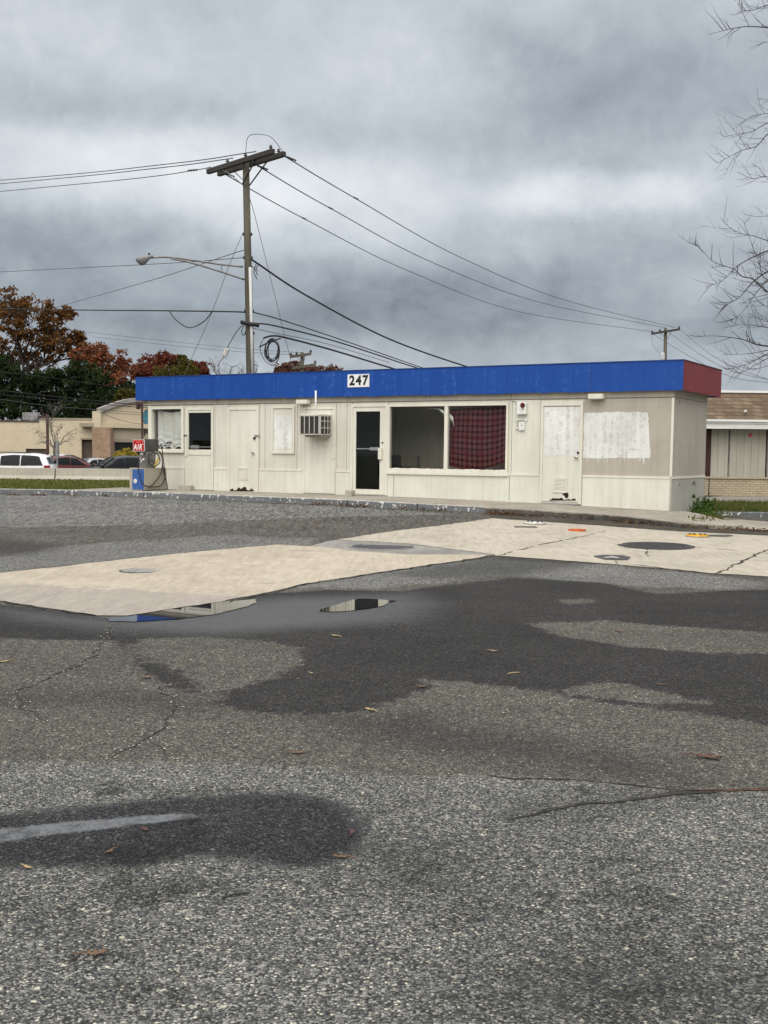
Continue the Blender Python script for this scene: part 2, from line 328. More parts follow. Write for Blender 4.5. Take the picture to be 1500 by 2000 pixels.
c=t.mix(1.,c,t.n('ShaderNodeCombineXYZ',{0:var,1:var,2:var}),'MULTIPLY')
c=t.mix(t.m('MULTIPLY',damp,.55),c,(.02,.02,.02))
blw=t.m('ADD',.46,t.m('MULTIPLY',nA,.46)); dk=t.m('MULTIPLY',t.m('SUBTRACT',1.,t.m('MULTIPLY',wet,blw)),t.m('SUBTRACT',1.,t.m('MULTIPLY',wetg,.76))); c=t.mix(1.,c,t.n('ShaderNodeCombineXYZ',{0:dk,1:dk,2:t.m('MULTIPLY',dk,t.m('ADD',1.,t.m('MULTIPLY',t.m('MAXIMUM',wet,wetg),.11)))}),'MULTIPLY')
sky_fac=t.m('MULTIPLY',sky_streak,t.m('MULTIPLY',t.step(nB,.36,.56,.25,1.),t.step(vr,.35,.9,1.,.45))); c=t.mix(sky_fac,c,(.135,.14,.147))  # sky reflection in the wet gravel, put into the base colour as pale grey
sheen=t.step(t.m('ADD',at('sheen'),wob),-.35,.5); ro=t.m('SUBTRACT',t.m('SUBTRACT',.9,t.m('MULTIPLY',wet,.20)),t.m('ADD',t.m('MULTIPLY',sheen,.30),t.m('MULTIPLY',wetg,.30)))
ro=t.m('SUBTRACT',ro,t.m('MULTIPLY',sky_streak,.15))
hgt=t.m('ADD',t.m('MULTIPLY',t.m('SUBTRACT',1.,vo.outputs['Distance']),t.m('MULTIPLY',coarse,1.)),t.m('MULTIPLY',t.m('SUBTRACT',1.,vf.outputs['Distance']),.35))
bp=t.n('ShaderNodeBump',{'Height':hgt,'Strength':t.m('SUBTRACT',.75,t.m('MULTIPLY',sky_streak,.6)),'Distance':.008})
p=t.n('ShaderNodeBsdfPrincipled',{'Base Color':c,'Roughness':ro,'Specular IOR Level':t.m('ADD',.10,t.m('MULTIPLY',sheen,.42)),'Normal':bp})
o=t.t.nodes.new('ShaderNodeOutputMaterial'); t.link(p,o.inputs[0])

# ---- concrete slabs, patch, puddles, cracks
def CONC(name,base,stain,dark,damp=None):
    m=bpy.data.materials.new(name); m.use_nodes=True; t=NT(m.node_tree); tc=t.n('ShaderNodeTexCoord',out=3)
    a=t.noise(tc,.75,7,.68); b=t.noise(t.v('MULTIPLY',t.n('ShaderNodeVectorRotate',{'Vector':tc,'Angle':.25},rotation_type='Z_AXIS'),(1.2,3.6,4)),1,7,.72); f=t.noise(tc,140,3,.7)
    c=t.mix(t.step(a,.38,.66),base,stain); c=t.mix(t.step(b,.53,.72,0.,.7),c,dark)
    c=t.mix(t.step(f,.3,.75,0.,.35),c,tuple(q*.62 for q in base))
    if damp:
        A,B,cd_=damp; n_=np.array([B[1]-A[1],-(B[0]-A[0]),0]); n_/=np.linalg.norm(n_); dt=t.n('ShaderNodeVectorMath',{0:t.v('SUBTRACT',tc,(A[0],A[1],0)),1:tuple(n_)},out=1,operation='DOT_PRODUCT')
        c=t.mix(t.step(t.m('ADD',dt,t.m('MULTIPLY',t.m('SUBTRACT',t.noise(tc,1.6,6,.6),.5),1.5)),-.06,.10),c,cd_)
    gq=t.m('ADD',.55,t.m('MULTIPLY',t.noise(t.v('MULTIPLY',tc,(14,2.4,1)),1,5,.75),.9)); c=t.mix(1.,c,t.n('ShaderNodeCombineXYZ',{0:gq,1:gq,2:gq}),'MULTIPLY')
    p=t.n('ShaderNodeBsdfPrincipled',{'Base Color':c,'Roughness':.82,'Specular IOR Level':.25,'Normal':t.n('ShaderNodeBump',{'Height':f,'Strength':.25,'Distance':.006})})
    o=t.t.nodes.new('ShaderNodeOutputMaterial'); t.link(p,o.inputs[0]); return m
conc1=CONC('slab_concrete',(.435,.378,.292),(.355,.305,.235),(.22,.19,.15),(gpt(-50,1136),gpt(470,1166),(.30,.262,.222))); conc2=CONC('slab_concrete_grey',(.43,.382,.305),(.355,.315,.25),(.19,.165,.135))
patchm=CONC('patch_mortar',(.20,.19,.17),(.28,.27,.24),(.09,.085,.08)); walkm=CONC('walk_concrete',(.34,.305,.25),(.25,.22,.175),(.13,.115,.09))
slabL=[(-215,1142),(0,1119),(250,1092),(400,1077),(540,1064),(622,1068),(700,1078),(800,1084),(955,1085),(930,1091),(760,1116),(600,1141),(510,1161),(430,1176),(340,1189),(250,1204),(190,1203),(95,1189),(0,1175)]
sheet('concrete_slab',jag(gxy(slabL),.16,.020,1),.008,conc1)
slabR=[(656,1055),(750,1040),(860,1027),(960,1013),(1000,1016),(1150,1026),(1330,1039),(1500,1047),(2050,1080),(2050,1180),(1500,1127),(1400,1121),(1200,1103),(1080,1094),(968,1086),(965,1084),(860,1070),(800,1063),(740,1059)]
sheet('concrete_slab',jag(gxy(slabR),.16,.018,2),.008,conc2)
patch=[(600,1068),(640,1058),(656,1055),(740,1059),(800,1063),(860,1070),(965,1084),(955,1085),(800,1084),(700,1078),(622,1068)]
sheet('mortar_patch',jag(gxy(patch),.2,.02,3),.004,patchm)
water=bpy.data.materials.new('puddle_water'); water.use_nodes=True; t=NT(water.node_tree)
p=t.n('ShaderNodeBsdfPrincipled',{'Base Color':(.02,.02,.02,1),'Roughness':.015,'IOR':1.6,'Specular IOR Level':.9}); o=t.t.nodes.new('ShaderNodeOutputMaterial'); t.link(p,o.inputs[0])
flat=lambda x,y:-.575
def puddle(pts,seed):
    return sheet('puddle_water',jag(gxy(pts),.08,.014,seed),.006,water,zf=flat)
puddle([(205,1208),(252,1205),(345,1189),(432,1176),(502,1171),(500,1178),(470,1189),(420,1201),(350,1210),(262,1215),(215,1214)],5)
puddle([(618,1194),(650,1184),(690,1171),(740,1166),(784,1172),(760,1178),(741,1186),(700,1192),(650,1196)],6)
crackm=M('crack_dirt',(.018,.016,.014),(.05,.045,.035),scale=(20,20,20),rough=.95); rootm=M('rust_dirt',(.10,.045,.02),(.03,.02,.012),scale=(30,30,30),rough=.95)
def crack(pts,wd,dz=.004,seed=0,mat=None,amp=.035,gaps=0):
    r=random.Random(seed); P=jag(gxy(pts),.12,amp,seed,False); vs=[];fs=[]
    for i,(x,y) in enumerate(P):
        a=P[max(i-1,0)];b=P[min(i+1,len(P)-1)]; dx_,dy_=b[0]-a[0],b[1]-a[1]; L=math.hypot(dx_,dy_) or 1
        h=wd*.72*r.uniform(.3,1.)*(.3 if i in(0,len(P)-1) else 1)/2; nx_,ny_=-dy_/L*h,dx_/L*h; z=float(zg(x,y))+dz
        vs+=[(x+nx_,y+ny_,z),(x-nx_,y-ny_,z)]
        if i and not (gaps and r.random()<gaps): fs.append((2*i-2,2*i-1,2*i+1,2*i))
    o=MB().add(vs,fs).build('crack',mat or crackm); o['kind']='structure'
    return P
cr=[crack([(220,1225),(180,1285),(160,1300),(90,1325),(25,1355),(40,1385),(90,1410)],.030,seed=1),crack([(300,1343),(325,1352),(338,1375),(335,1395),(290,1445),(215,1482)],.030,seed=2),crack([(290,1445),(320,1462),(328,1484)],.02,seed=3)]
crack([(180,1285),(245,1287)],.015,seed=9)
crack([(1000,1597),(1130,1573),(1250,1558),(1330,1546),(1400,1548)],.075,seed=4); crack([(1330,1546),(1420,1548),(1510,1546),(1700,1552)],.05,seed=5,mat=rootm)
crack([(940,1517),(1130,1526),(1240,1536),(1330,1546)],.03,seed=6)
crack([(-200,1140),(0,1119),(250,1092),(400,1077),(540,1064),(622,1068)],.05,.010,seed=21); crack([(656,1055),(750,1040),(860,1027),(960,1013)],.04,.010,seed=22); crack([(0,1176),(95,1190),(190,1204)],.07,.010,seed=23)
crack([(965,1086),(930,1092),(760,1117),(600,1141),(430,1179)],.06,.013,seed=10)
crack([(1225,1102),(1400,1123),(1520,1130),(1800,1155)],.07,.013,seed=7); crack([(968,1087),(1080,1095),(1200,1104)],.035,.013,seed=8)
S2=[([(975,1086),(1030,1071),(1080,1060),(1140,1048),(1190,1036),(1230,1036)],.06,11),([(1350,1069),(1420,1075),(1480,1081),(1520,1083),(1700,1090)],.05,12),([(1400,1122),(1440,1103),(1480,1083),(1510,1072),(1580,1050)],.07,13),([(1265,1074),(1263,1082),(1268,1088)],.045,14),([(1232,1089),(1262,1087)],.03,15),([(1202,1097),(1210,1104)],.04,16)]
for a,b,c_ in S2: crack(a,b,.013,c_,gaps=.3 if c_!=13 else .1)
# pale grit lying in the cracks
G=[]
for P in cr:
    for x,y in P:
        for _ in range(3):
            a=x+random.gauss(0,.03);b=y+random.gauss(0,.03);s_=random.uniform(.004,.010);z=float(zg(a,b))+.006;h=random.uniform(0,3.1)
            G.append([(a+s_*math.cos(h+k*1.571),b+s_*math.sin(h+k*1.571),z+(.004 if k%2 else 0)) for k in range(4)])
grit=quads('grit',np.array(G),M('pale_grit',(.5,.47,.38),(.32,.3,.25),scale=(40,40,40))); tag(grit,kind='stuff')

# ---- utility covers set in the ground
castm=M('cast_iron',(.035,.034,.036),(.06,.055,.05),scale=(6,6,6),rough=.6,bump=.4,bscale=60)
blackm=M('black_plate',(.028,.028,.030),(.045,.043,.042),scale=(5,5,5),rough=.55,bump=.5,bscale=50)
concm=M('cover_ring',(.30,.275,.22),(.22,.2,.165),scale=(5,5,5),rough=.85)
def cover(px,py,r,m,label,name='manhole_cover',h=.02,dz=.0,ring=None,rings=0):
    q=gpt(px,py); g=thing(name,label,'manhole cover',(q[0],q[1],q[2]+dz))
    b=MB().lathe([(r,-.03),(r,h*.6),(r*.97,h),(r*.93,h),(r*.92,h*.8),(.001,h*.85)],n=40)
    if ring: MB().lathe([(r*1.12,-.03),(r*1.12,h*.45),(r*1.01,h*.5),(r*1.01,-.03)],n=40).build('rim',ring,g)
    if rings:
        for i in range(rings):
            for j in range(rings):
                x=(i-rings/2+.5)*2*r/rings; y=(j-rings/2+.5)*2*r/rings
                if x*x+y*y<(r*.86)**2: b.box(x-r/rings*.55,y-r/rings*.55,h*.7,x+r/rings*.55,y+r/rings*.55,h*1.02)
    b.build('lid',m,g)
    return g
greym=M('slab_lid',(.20,.195,.185),(.30,.29,.26),scale=(8,8,8),rough=.7)
cover(277,1115,.255,greym,'small grey round cover set in the left concrete slab',h=.014,ring=castm,rings=7)
cover(748,1068,.47,M('old_tank_lid',(.035,.036,.04),(.06,.06,.062),scale=(4,4,4),rough=.7),'dark weathered round cover in the crumbling mortar patch between the slabs',h=.012,ring=patchm)
cover(1281,1067,.535,blackm,'large black treaded tank cover on the right concrete slab',h=.03,ring=castm,rings=14)
orm=M('orange_paint',lin(205,92,30),lin(150,70,30),scale=(9,9,9),rough=.6); yem=M('yellow_paint',lin(225,170,30),lin(190,140,30),scale=(9,9,9),rough=.55); whm=M('white_cover_paint',(.72,.71,.67),(.5,.49,.45),scale=(9,9,9),rough=.6)
cover(1127,1037,.155,orm,'small orange painted fill cover on the right slab',name='fill_cover',h=.03)
def boltlid(g,r,h,m):
    for k in range(8):
        a=k*math.pi/4+.2; MB().lathe([(r*.12,h),(r*.12,h+.012),(.001,h+.014)],(r*.72*math.cos(a),r*.72*math.sin(a),0),8).build('bolt',m,g)
g=cover(1362,1049,.185,yem,'yellow painted fill cover with dark bolts on the right slab',name='fill_cover',h=.045,ring=concm); boltlid(g,.185,.045,blackm)
g=cover(1045,1024,.19,whm,'white painted fill cover near the top edge of the slab',name='fill_cover',h=.045,ring=concm); boltlid(g,.19,.045,castm)
cover(1397,1046,.30,castm,'flat dark iron cover just behind the yellow fill cover',h=.012)
q=gpt(1026,1030); tag(MB().box(-.2,-.12,-.02,.2,.12,.014).build('valve_lid',castm,None,loc=tuple(q)),'small dark rectangular lid beside the white fill cover','valve lid')
q=gxy([(1160,1088),(1180,1085),(1215,1086),(1234,1090),(1228,1095),(1205,1096),(1180,1094)])
sp=thing('tar_patch','dark tar patch with a pale painted letter A on the slab','tar patch')
sheet('patch_surface',jag(q,.12,.02,8),.014,blackm,kind=None,parent=sp)
a0=gpt(1195,1090.5); tx=text('painted_letter','A',.34,whm,None,ext=.001); tx.parent=sp; tx.location=(a0[0],a0[1],a0[2]+.017); tx.rotation_euler=(0,0,-.25)

# ------------------------------------------------------------------ the shop
def PAINT(name,c1,c2,c3=None,streak=1.,lo3=.60,hi3=.72,rough=.62):   # weathered paint on ribbed panels: blotches, run marks, dirt near the foot
    m=bpy.data.materials.new(name); m.use_nodes=True; t=NT(m.node_tree); tc=t.n('ShaderNodeTexCoord',out=3)
    a=t.noise(tc,.9,6,.62); b=t.noise(t.v('MULTIPLY',tc,(9,9,.55)),1,5,.6); k=t.noise(tc,11,5,.7)
    c=t.mix(t.step(t.m('ADD',t.m('MULTIPLY',a,.6),t.m('MULTIPLY',b,.4*streak)),.36*(.6+.4*streak)/1.,.62*(.6+.4*streak)),c1,c2)
    if c3: c=t.mix(t.step(t.m('ADD',t.m('MULTIPLY',k,.55),t.m('MULTIPLY',b,.45)),lo3,hi3),c,c3)
    p=t.n('ShaderNodeBsdfPrincipled',{'Base Color':c,'Roughness':rough,'Specular IOR Level':.3,'Normal':t.n('ShaderNodeBump',{'Height':t.m('ADD',k,b),'Strength':.18,'Distance':.01})})
    o=t.t.nodes.new('ShaderNodeOutputMaterial'); t.link(p,o.inputs[0]); return m
cream=PAINT('cream_paint',(.69,.68,.585),(.59,.575,.485),(.42,.385,.30),lo3=.56,hi3=.74)
cream2=PAINT('pale_paint',(.675,.67,.575),(.59,.58,.495),(.45,.42,.34),lo3=.56,hi3=.74)
upper=PAINT('grey_cream_paint',(.65,.63,.54),(.56,.535,.455),(.33,.29,.22))
weath=PAINT('weathered_panel',(.43,.395,.325),(.36,.325,.27),(.46,.43,.36),lo3=.66,hi3=.74)
trimm=PAINT('trim_paint',(.70,.68,.58),(.62,.595,.50),(.38,.35,.28),lo3=.68,hi3=.8)
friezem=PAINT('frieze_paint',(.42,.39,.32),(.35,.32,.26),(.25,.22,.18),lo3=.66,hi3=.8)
white=PAINT('white_overpaint',(.76,.755,.72),(.60,.595,.56),(.47,.455,.415),streak=.35,lo3=.48,hi3=.64)
foot=PAINT('footing_paint',(.72,.70,.62),(.6,.57,.48),(.4,.36,.28))
blue=PAINT('blue_sheet',lin(14,64,142),lin(20,70,147),lin(58,102,166),lo3=.53,hi3=.70,rough=.5); redp=PAINT('red_sheet',lin(124,40,44),lin(112,36,40),lin(130,62,62),lo3=.66,hi3=.8,rough=.55)
seamd=M('seam_dark',(.10,.095,.085),(.17,.155,.13),scale=(4,4,4)); rustm=M('rust_hole',(.012,.008,.007),(.05,.02,.012),scale=(30,30,30),rough=.95)
alum=M('aluminium',(.45,.45,.44),(.35,.35,.34),scale=(8,8,8),rough=.35,metal=.7); dark=M('dark_metal',(.03,.028,.026),(.05,.045,.04),scale=(8,8,8),rough=.5); chrome=M('chrome',(.6,.6,.6),rough=.2,metal=1)
glassm=GLASS('window_glass',tint=(.97,.97,.96),refl=.35,ior=1.25); doorglass=GLASS('door_glass',(.50,.53,.52),refl=.5,ior=1.3)
shop=thing('store_building','low empty cream store with a long blue fascia and a red end panel','store',BC,-TH)
W=lambda x,y,s=0.: onwall(x,y,s)
def rect(x0,y0,x1,y1,s=0.):                              # pixel rectangle on the wall -> x0,z0,x1,z1 (metres)
    a=W(x0,y0,s);b=W(x0,y1,s);c=W(x1,y0,s);d=W(x1,y1,s)
    return (a[0]+b[0])/2,(b[1]+d[1])/2,(c[0]+d[0])/2,(a[1]+c[1])/2
def plate(name,r,y0,y1,m,parent=None,bevel=0): return MB().box(r[0],y0,r[1],r[2],y1,r[3]).build(name,m,parent or shop,bevel=bevel)
def frame(name,r,fw,y0,y1,m,parent=None,fb=None,ft=None):
    x0,z0,x1,z1=r; fb=fw if fb is None else fb; ft=fw if ft is None else ft; b=MB()
    b.box(x0,y0,z0,x0+fw,y1,z1).box(x1-fw,y0,z0,x1,y1,z1).box(x0+fw,y0,z1-ft,x1-fw,y1,z1).box(x0+fw,y0,z0,x1-fw,y1,z0+fb)
    return b.build(name,m,parent or shop)
ZB,ZF,ZFB,ZFT=.55,2.19,2.335,2.935                       # belt, frieze line, fascia foot and top
holes=dict(win=rect(298.5,797,357.5,878.5),hdoor=rect(364,796.5,418,956),gdoor=rect(688,790.5,757,966.5),bigwin=rect(761,790.5,991,921.5))
def wall_holes(x0,x1,z0,z1,ya,yb,hs):
    b=MB(); xs=sorted({x0,x1}|{h[0] for h in hs}|{h[2] for h in hs})
    for a,c in zip(xs,xs[1:]):
        cuts=sorted([(h[1],h[3]) for h in hs if h[0]<=a+1e-6 and h[2]>=c-1e-6]); z=z0
        for p,q in cuts:
            if p>z: b.box(a,ya,z,c,yb,p)
            z=max(z,q)
        if z<z1: b.box(a,ya,z,c,yb,z1)
    return b
wall_holes(-WL,0,-.35,2.40,.0,.10,list(holes.values())).build('wall',upper,shop)
MB().box(-.10,.10,-.35,0,WD,2.40).build('wall',weath,shop)
MB().box(-WL,.10,-.35,-WL+.1,WD,2.40).build('wall',upper,shop)
MB().box(-WL+.1,WD-.1,-.35,-.10,WD,2.40).build('wall',upper,shop)
inw=PAINT('inside_wall',(.62,.60,.49),(.52,.50,.40),(.30,.28,.22),lo3=.62,hi3=.74)
MB().box(-WL+.1,.1,-.05,-.1,WD-.1,0.).build('floor',M('inside_floor',(.30,.28,.25),(.36,.34,.30)),shop)
MB().box(-WL+.1,.1,2.3,-.1,WD-.1,2.34).build('ceiling',M('inside_ceiling',(.5,.49,.45)),shop)
MB().box(-WL+.1,WD-.13,0,-.1,WD-.101,2.3).build('lining',inw,shop)
xg=(holes['gdoor'][2]+holes['bigwin'][0])/2
for xx,k in ((holes['hdoor'][0]-.06,0),(W(440,880)[0],0),(W(670,880)[0],0),(W(1020,880)[0],0)):
    MB().box(xx-.04,.1,0,xx+.04,WD-.13,2.3).build('partition',inw,shop)
def _rust(x0,y0,x1,y1,n,seed,s_=-.0):
    r=random.Random(seed); bt=[]
    for i in range(n+1):
        q=i/n; k_=.36+.22*math.sin(q*9+seed)+.20*math.sin(q*23+2*seed)+r.uniform(-.16,.16)+.35*(abs(q-.5)>.36); bt.append(W(x0+(x1-x0)*q,y1-(y1-y0)*max(.20,min(1,k_))*math.sin(math.pi*min(max(q,.05),.95))**.5))
    return [W(x0,y1)]+bt+[W(x1,y1)]
# upper cladding sheets between the doors, with their seams
bands=[(294,361,'grey_cream_paint'),(419,446.5,'grey_cream_paint'),(506.5,592.5,'grey_cream_paint'),(656,686.5,'grey_cream_paint'),(995,1054,'pale_paint')]
bx=lambda p,y=915: W(p,y)[0]
for a,b,mn in bands:
    if a==294: continue
    plate('cladding_panel',(bx(a),ZB+.02,bx(b),ZF),-.012,-.0,upper if mn[0]=='g' else cream2)
plate('cladding_panel',(bx(1138.5),ZB+.02,-.0,ZF),-.012,-.0,weath)
plate('cladding_panel',(-WL+.0,ZB+.02,holes['win'][0]-.03,ZF),-.012,0,cream2)
for a,b in ((294,361),(419,446.5),(506.5,592.5),(656,686.5),(757.5,1054),(1138.5,1309)):
    x0,x1=bx(a,940),min(bx(b,940),0.012)
    lo=-.02 if a<700 else -.03
    plate('lower_panel',(x0,lo,x1,ZB-.025),-.022,-.0,cream if a<600 else cream2)
    plate('belt_trim',(x0,ZB-.025,x1,ZB+.02),-.034,-.0,trimm)
    if a>700: plate('footing',(x0,-.3,x1,-.032),-.030,0,foot)
for p in (770,995.6): 
    x=bx(p,945); plate('panel_seam',(x-.005,-.02,x+.005,ZB-.03),-.025,-.02,seamd)
# right end wall
MB().box(0,.0,ZB+.02,.012,WD,ZF).build('cladding_panel',weath,shop)
MB().box(0,-.0,ZB-.025,.030,WD,ZB+.02).build('belt_trim',trimm,shop)
MB().box(0,-.02,-.35,.018,WD,ZB-.026).build('lower_panel',PAINT('end_panel_paint',(.42,.41,.35),(.33,.32,.27),(.2,.19,.16)),shop)
MB().box(-.03,-.03,ZB+.02,.02,-.0121,ZF).build('corner_trim',trimm,shop)
MB().box(0,0,ZF+.02,.02,WD,2.36).build('frieze_board',friezem,shop)
plate('frieze_board',(-WL,ZF+.02,-.0,2.36),-.02,0,friezem)
plate('frieze_seam',(-WL,ZF+.004,-.0,ZF+.0198),-.014,-.0,seamd)
for p in (425,549,680,832,999,1320):
    x=W(p,790)[0]
    if x<-.05: plate('panel_seam',(x-.006,ZF+.03,x+.006,2.33),-.0225,-.0201,seamd)
for p in (419.7,446.3,506.4,517.4,580,592.3,656.5,677,687,758,998.8,1054.6):
    x=W(p,850)[0]; plate('batten',(x-.011,ZB+.025,x+.011,ZF-.004),-.024,-.012,trimm)
    plate('panel_seam',(x+.011,ZB+.025,x+.019,ZF-.004),-.0135,-.012,seamd)
# roof and fascia
OF,OL,OR,OB=.122,.34,.215,.4
MB().box(-WL-OL+.03,-OF+.03,2.362,OR-.03,WD+OB-.03,2.40).build('soffit',friezem,shop)
MB().box(-WL-OL+.03,-OF+.03,2.84,OR-.03,WD+OB-.03,2.90).build('roof',M('roof_felt',(.10,.10,.10),(.15,.145,.14)),shop)
fx=[-WL-OL]+[onwall(p,745,OF)[0] for p in (414.8,538,668.7,822.7,991.3,1153.7)]+[OR]
for i,(a,b) in enumerate(zip(fx,fx[1:])):
    r=random.Random(i); mb=MB(); n=16                    # sheets with a slightly bent foot
    poly=[(a+.004,ZFT)]+[(a+.004+(b-a-.008)*k/n,ZFB+(r.uniform(-.012,.006) if 0<k<n else 0)) for k in range(n+1)]+[(b-.004,ZFT)]
    mb.prism_xz(poly,-OF,-OF+.03).build('fascia_panel',blue,shop)
MB().box(-WL-OL+.02,-OF+.012,ZFB+.01,OR-.02,-OF+.028,ZFT-.01).build('fascia_backing',seamd,shop)
MB().box(OR-.03,-OF+.031,ZFB,OR,WD+OB,ZFT).build('end_fascia',redp,shop)
MB().box(-WL-OL,-OF+.031,ZFB,-WL-OL+.03,WD+OB,ZFT).build('end_fascia',blue,shop)
MB().box(-WL-OL+.03,WD+OB-.03,ZFB,OR-.03,WD+OB,ZFT).build('back_fascia',blue,shop)
edge=M('edge_flashing',lin(20,45,100),lin(40,70,130),scale=(2,2,2),rough=.5)
MB().box(-WL-OL-.01,-OF-.012,ZFT,OR+.01,-OF+.05,ZFT+.022).build('edge_flashing',edge,shop)
MB().box(OR-.05,-OF+.051,ZFT,OR+.01,WD+OB+.01,ZFT+.022).build('edge_flashing',M('red_flashing',lin(70,30,34)),shop)

# left window with a sagging sheet behind it
wn=tag(frame('window',rect(293.5,795.5,360.5,881),.085,-.045,.03,trimm,fb=.06,ft=.05))
r=holes['win']; plate('pane',(r[0]+.01,r[1],r[2]-.01,r[3]),.034,.040,glassm,wn)
plate('sill',(r[0]-.09,r[1]-.075,r[2]+.06,r[1]-.035),-.07,-.046,trimm,wn)
shm=PAINT('sheet_cloth',(.68,.70,.68),(.56,.55,.48),(.4,.37,.3),streak=1.)
n=28;mb=MB(); vs=[];fs=[]
x0,z0,x1,z1=r[0]+.07,r[1]+.02,r[2]+.03,r[3]-.045
for j in range(n+1):
    for i in range(n+1):
        u=i/n;v_=j/n; sag=.06*math.sin(math.pi*u)*v_**3
        rip=.06*math.sin(14*u+3*math.sin(6*v_))*(.3+.7*(1-v_)); low=(1-v_)**4
        vs.append((x0+(x1-x0)*u+low*.05*math.sin(9*u),.13+.03*math.sin(17*u)+rip*low+.05*low*math.sin(40*v_+8*u),z0+(z1-z0)*v_-sag+low*.07*math.sin(19*u)))
for j in range(n):
    for i in range(n):
        if j<5 and 4<i<12 and (i+2*j)%4<2: continue
        fs.append((j*(n+1)+i,j*(n+1)+i+1,(j+1)*(n+1)+i+1,(j+1)*(n+1)+i))
o=mb.add(vs,fs).build('window_sheet',shm,None,smooth=True); o.location=tuple(BC); o.rotation_euler=(0,0,-TH)
tag(o,'torn whitish sheet sagging behind the leftmost small window','curtain')
# half glazed door
def door(label): 
    return None
r=holes['hdoor']; d=frame('door',r,.075,-.03,.03,trimm,fb=.01,ft=.06)
rg=rect(368.8,806,413.2,878); ri=(r[0]+.075,r[1]+.01,r[2]-.075,r[3]-.06)
mb=MB(); mb.box(ri[0],-.012,rg[3],ri[2],.025,ri[3]).box(ri[0],-.012,ri[1],rg[0],.025,rg[3]).box(rg[2],-.012,ri[1],ri[2],.025,rg[3]).box(rg[0],-.012,ri[1],rg[2],.025,rg[1]); mb.build('leaf',cream,d)
plate('rail',(ri[0]+.01,rg[1]-.14,ri[2]-.01,rg[1]-.02),-.03,-.0121,trimm,d)
plate('pane',(rg[0]+.002,rg[1]+.002,rg[2]-.002,rg[3]-.002),.008,.014,doorglass,d)
b=W(391,873); MB().box(rg[0],-.03,b[1]-.012,rg[2],-.012,b[1]+.012).build('push_bar',alum,d); plate('push_plate',rect(375.2,869.5,390.5,876),-.045,-.031,alum,d)
plate('lock_plate',rect(360.8,849.5,366.5,852),-.05,-.03,dark,d); plate('pull_bar',rect(363.5,853,367,891),-.055,-.031,trimm,d)
for y in (815,885,940): plate('hinge',rect(416.5,y-5,418.4,y+5),-.04,-.0301,trimm,d)
# flush metal door with a vent and a rusted foot
fr=rect(447,795,506.3,961); d=frame('door',fr,.055,-.045,0,trimm,fb=.0,ft=.075); rl=rect(450.4,801,503.6,960)
plate('leaf',rl,-.028,-.0005,cream,d)
MB().prism_xz([(rl[0],rl[3]),(rl[2],rl[3]),(rl[2],rl[3]+.012),(rl[0],rl[3]+.012)],-.034,-.029).build('head_gap',seamd,d)
v=frame('vent',rect(465.7,913.4,485.3,936.8),.03,-.045,-.028,trimm,d); 
rv=rect(468.5,916.5,482.5,933.5); plate('vent_plate',rv,-.036,-.0282,upper,v)
MB().prism_xz(_rust(451,946.5,497,959.5,34,3),-.0335,-.0285).build('rust_hole',rustm,d)
c=W(500,853); MB().lathe([(.035,0),(.035,.03),(.001,.035)],(c[0]-.02,-.029,c[1]-.04),12,'y').build('padlock',dark,d); MB().box(c[0]-.01,-.06,c[1]+.0,c[0]+.14,-.046,c[1]+.045).build('hasp',alum,d)
c=W(497,885); MB().lathe([(.02,0),(.02,.03),(.035,.04),(.03,.07),(.001,.075)],(c[0],-.029,c[1]),14,'y').build('handle',chrome,d)
# painted-over window
r=rect(532,793.5,577,886); d=frame('window',r,.055,-.06,-.013,trimm,fb=.07,ft=.05)
plate('board',(r[0]+.055,r[1]+.07,r[2]-.055,r[3]-.05),-.035,-.0125,upper,d)
def blotch(rr,seed,amp=.014,k=.06): return jag([(rr[0],rr[1]),(rr[2],rr[1]),(rr[2],rr[3]),(rr[0],rr[3])],k,amp,seed)
rp=(r[0]+.075,r[1]+.11,r[2]-.09,r[3]-.21); MB().prism_xz(blotch(rp,4,.02),-.038,-.0352).build('paint_patch',white,d)
# blocked door behind the air conditioner
fr=rect(593.5,795,655.4,963.4); d=frame('door',fr,.05,-.035,-.0,trimm,fb=0,ft=.06); plate('leaf',(fr[0]+.05,fr[1]-.01,fr[2]-.05,fr[3]-.06),-.02,-.0,cream2,d)
plate('lock_box',rect(651,883,655.5,895),-.06,-.036,trimm,d)
plate('head_gap',(fr[0]+.05,fr[3]-.068,fr[2]-.05,fr[3]-.06),-.03,-.0202,seamd,d)
# glass door
r=holes['gdoor']; fr=(r[0]-.02,r[1],r[2]+.02,r[3]+.02); d=frame('door',fr,.06,-.05,.04,trimm,fb=.012,ft=.07)
rg=rect(696,803.5,743,955.5); ri=(fr[0]+.062,fr[1]+.02,fr[2]-.062,fr[3]-.075)
mb=MB(); mb.box(ri[0],-.03,rg[3],ri[2],.02,ri[3]).box(ri[0],-.03,ri[1],rg[0],.02,rg[3]).box(rg[2],-.03,ri[1],ri[2],.02,rg[3]).box(rg[0],-.03,ri[1],rg[2],.02,rg[1]); mb.build('leaf',trimm,d)
plate('pane',(rg[0]+.002,rg[1]+.002,rg[2]-.002,rg[3]-.002),-.008,-.002,doorglass,d)
b=W(720,876.5); MB().box(rg[0],-.05,b[1]-.012,rg[2],-.032,b[1]+.012).build('push_bar',alum,d); plate('push_plate',rect(725,873.5,742,879.5),-.065,-.051,alum,d)
plate('lock_box',rect(742,875,748.5,897),-.09,-.031,trimm,d); c=W(748.5,864.5); MB().lathe([(.022,0),(.022,.012),(.001,.014)],(c[0],-.031,c[1]),12,'y').build('lock',dark,d)
for y in (810,880,950): plate('hinge',rect(688.2,y-6,690.2,y+6),-.06,-.0501,trimm,d)
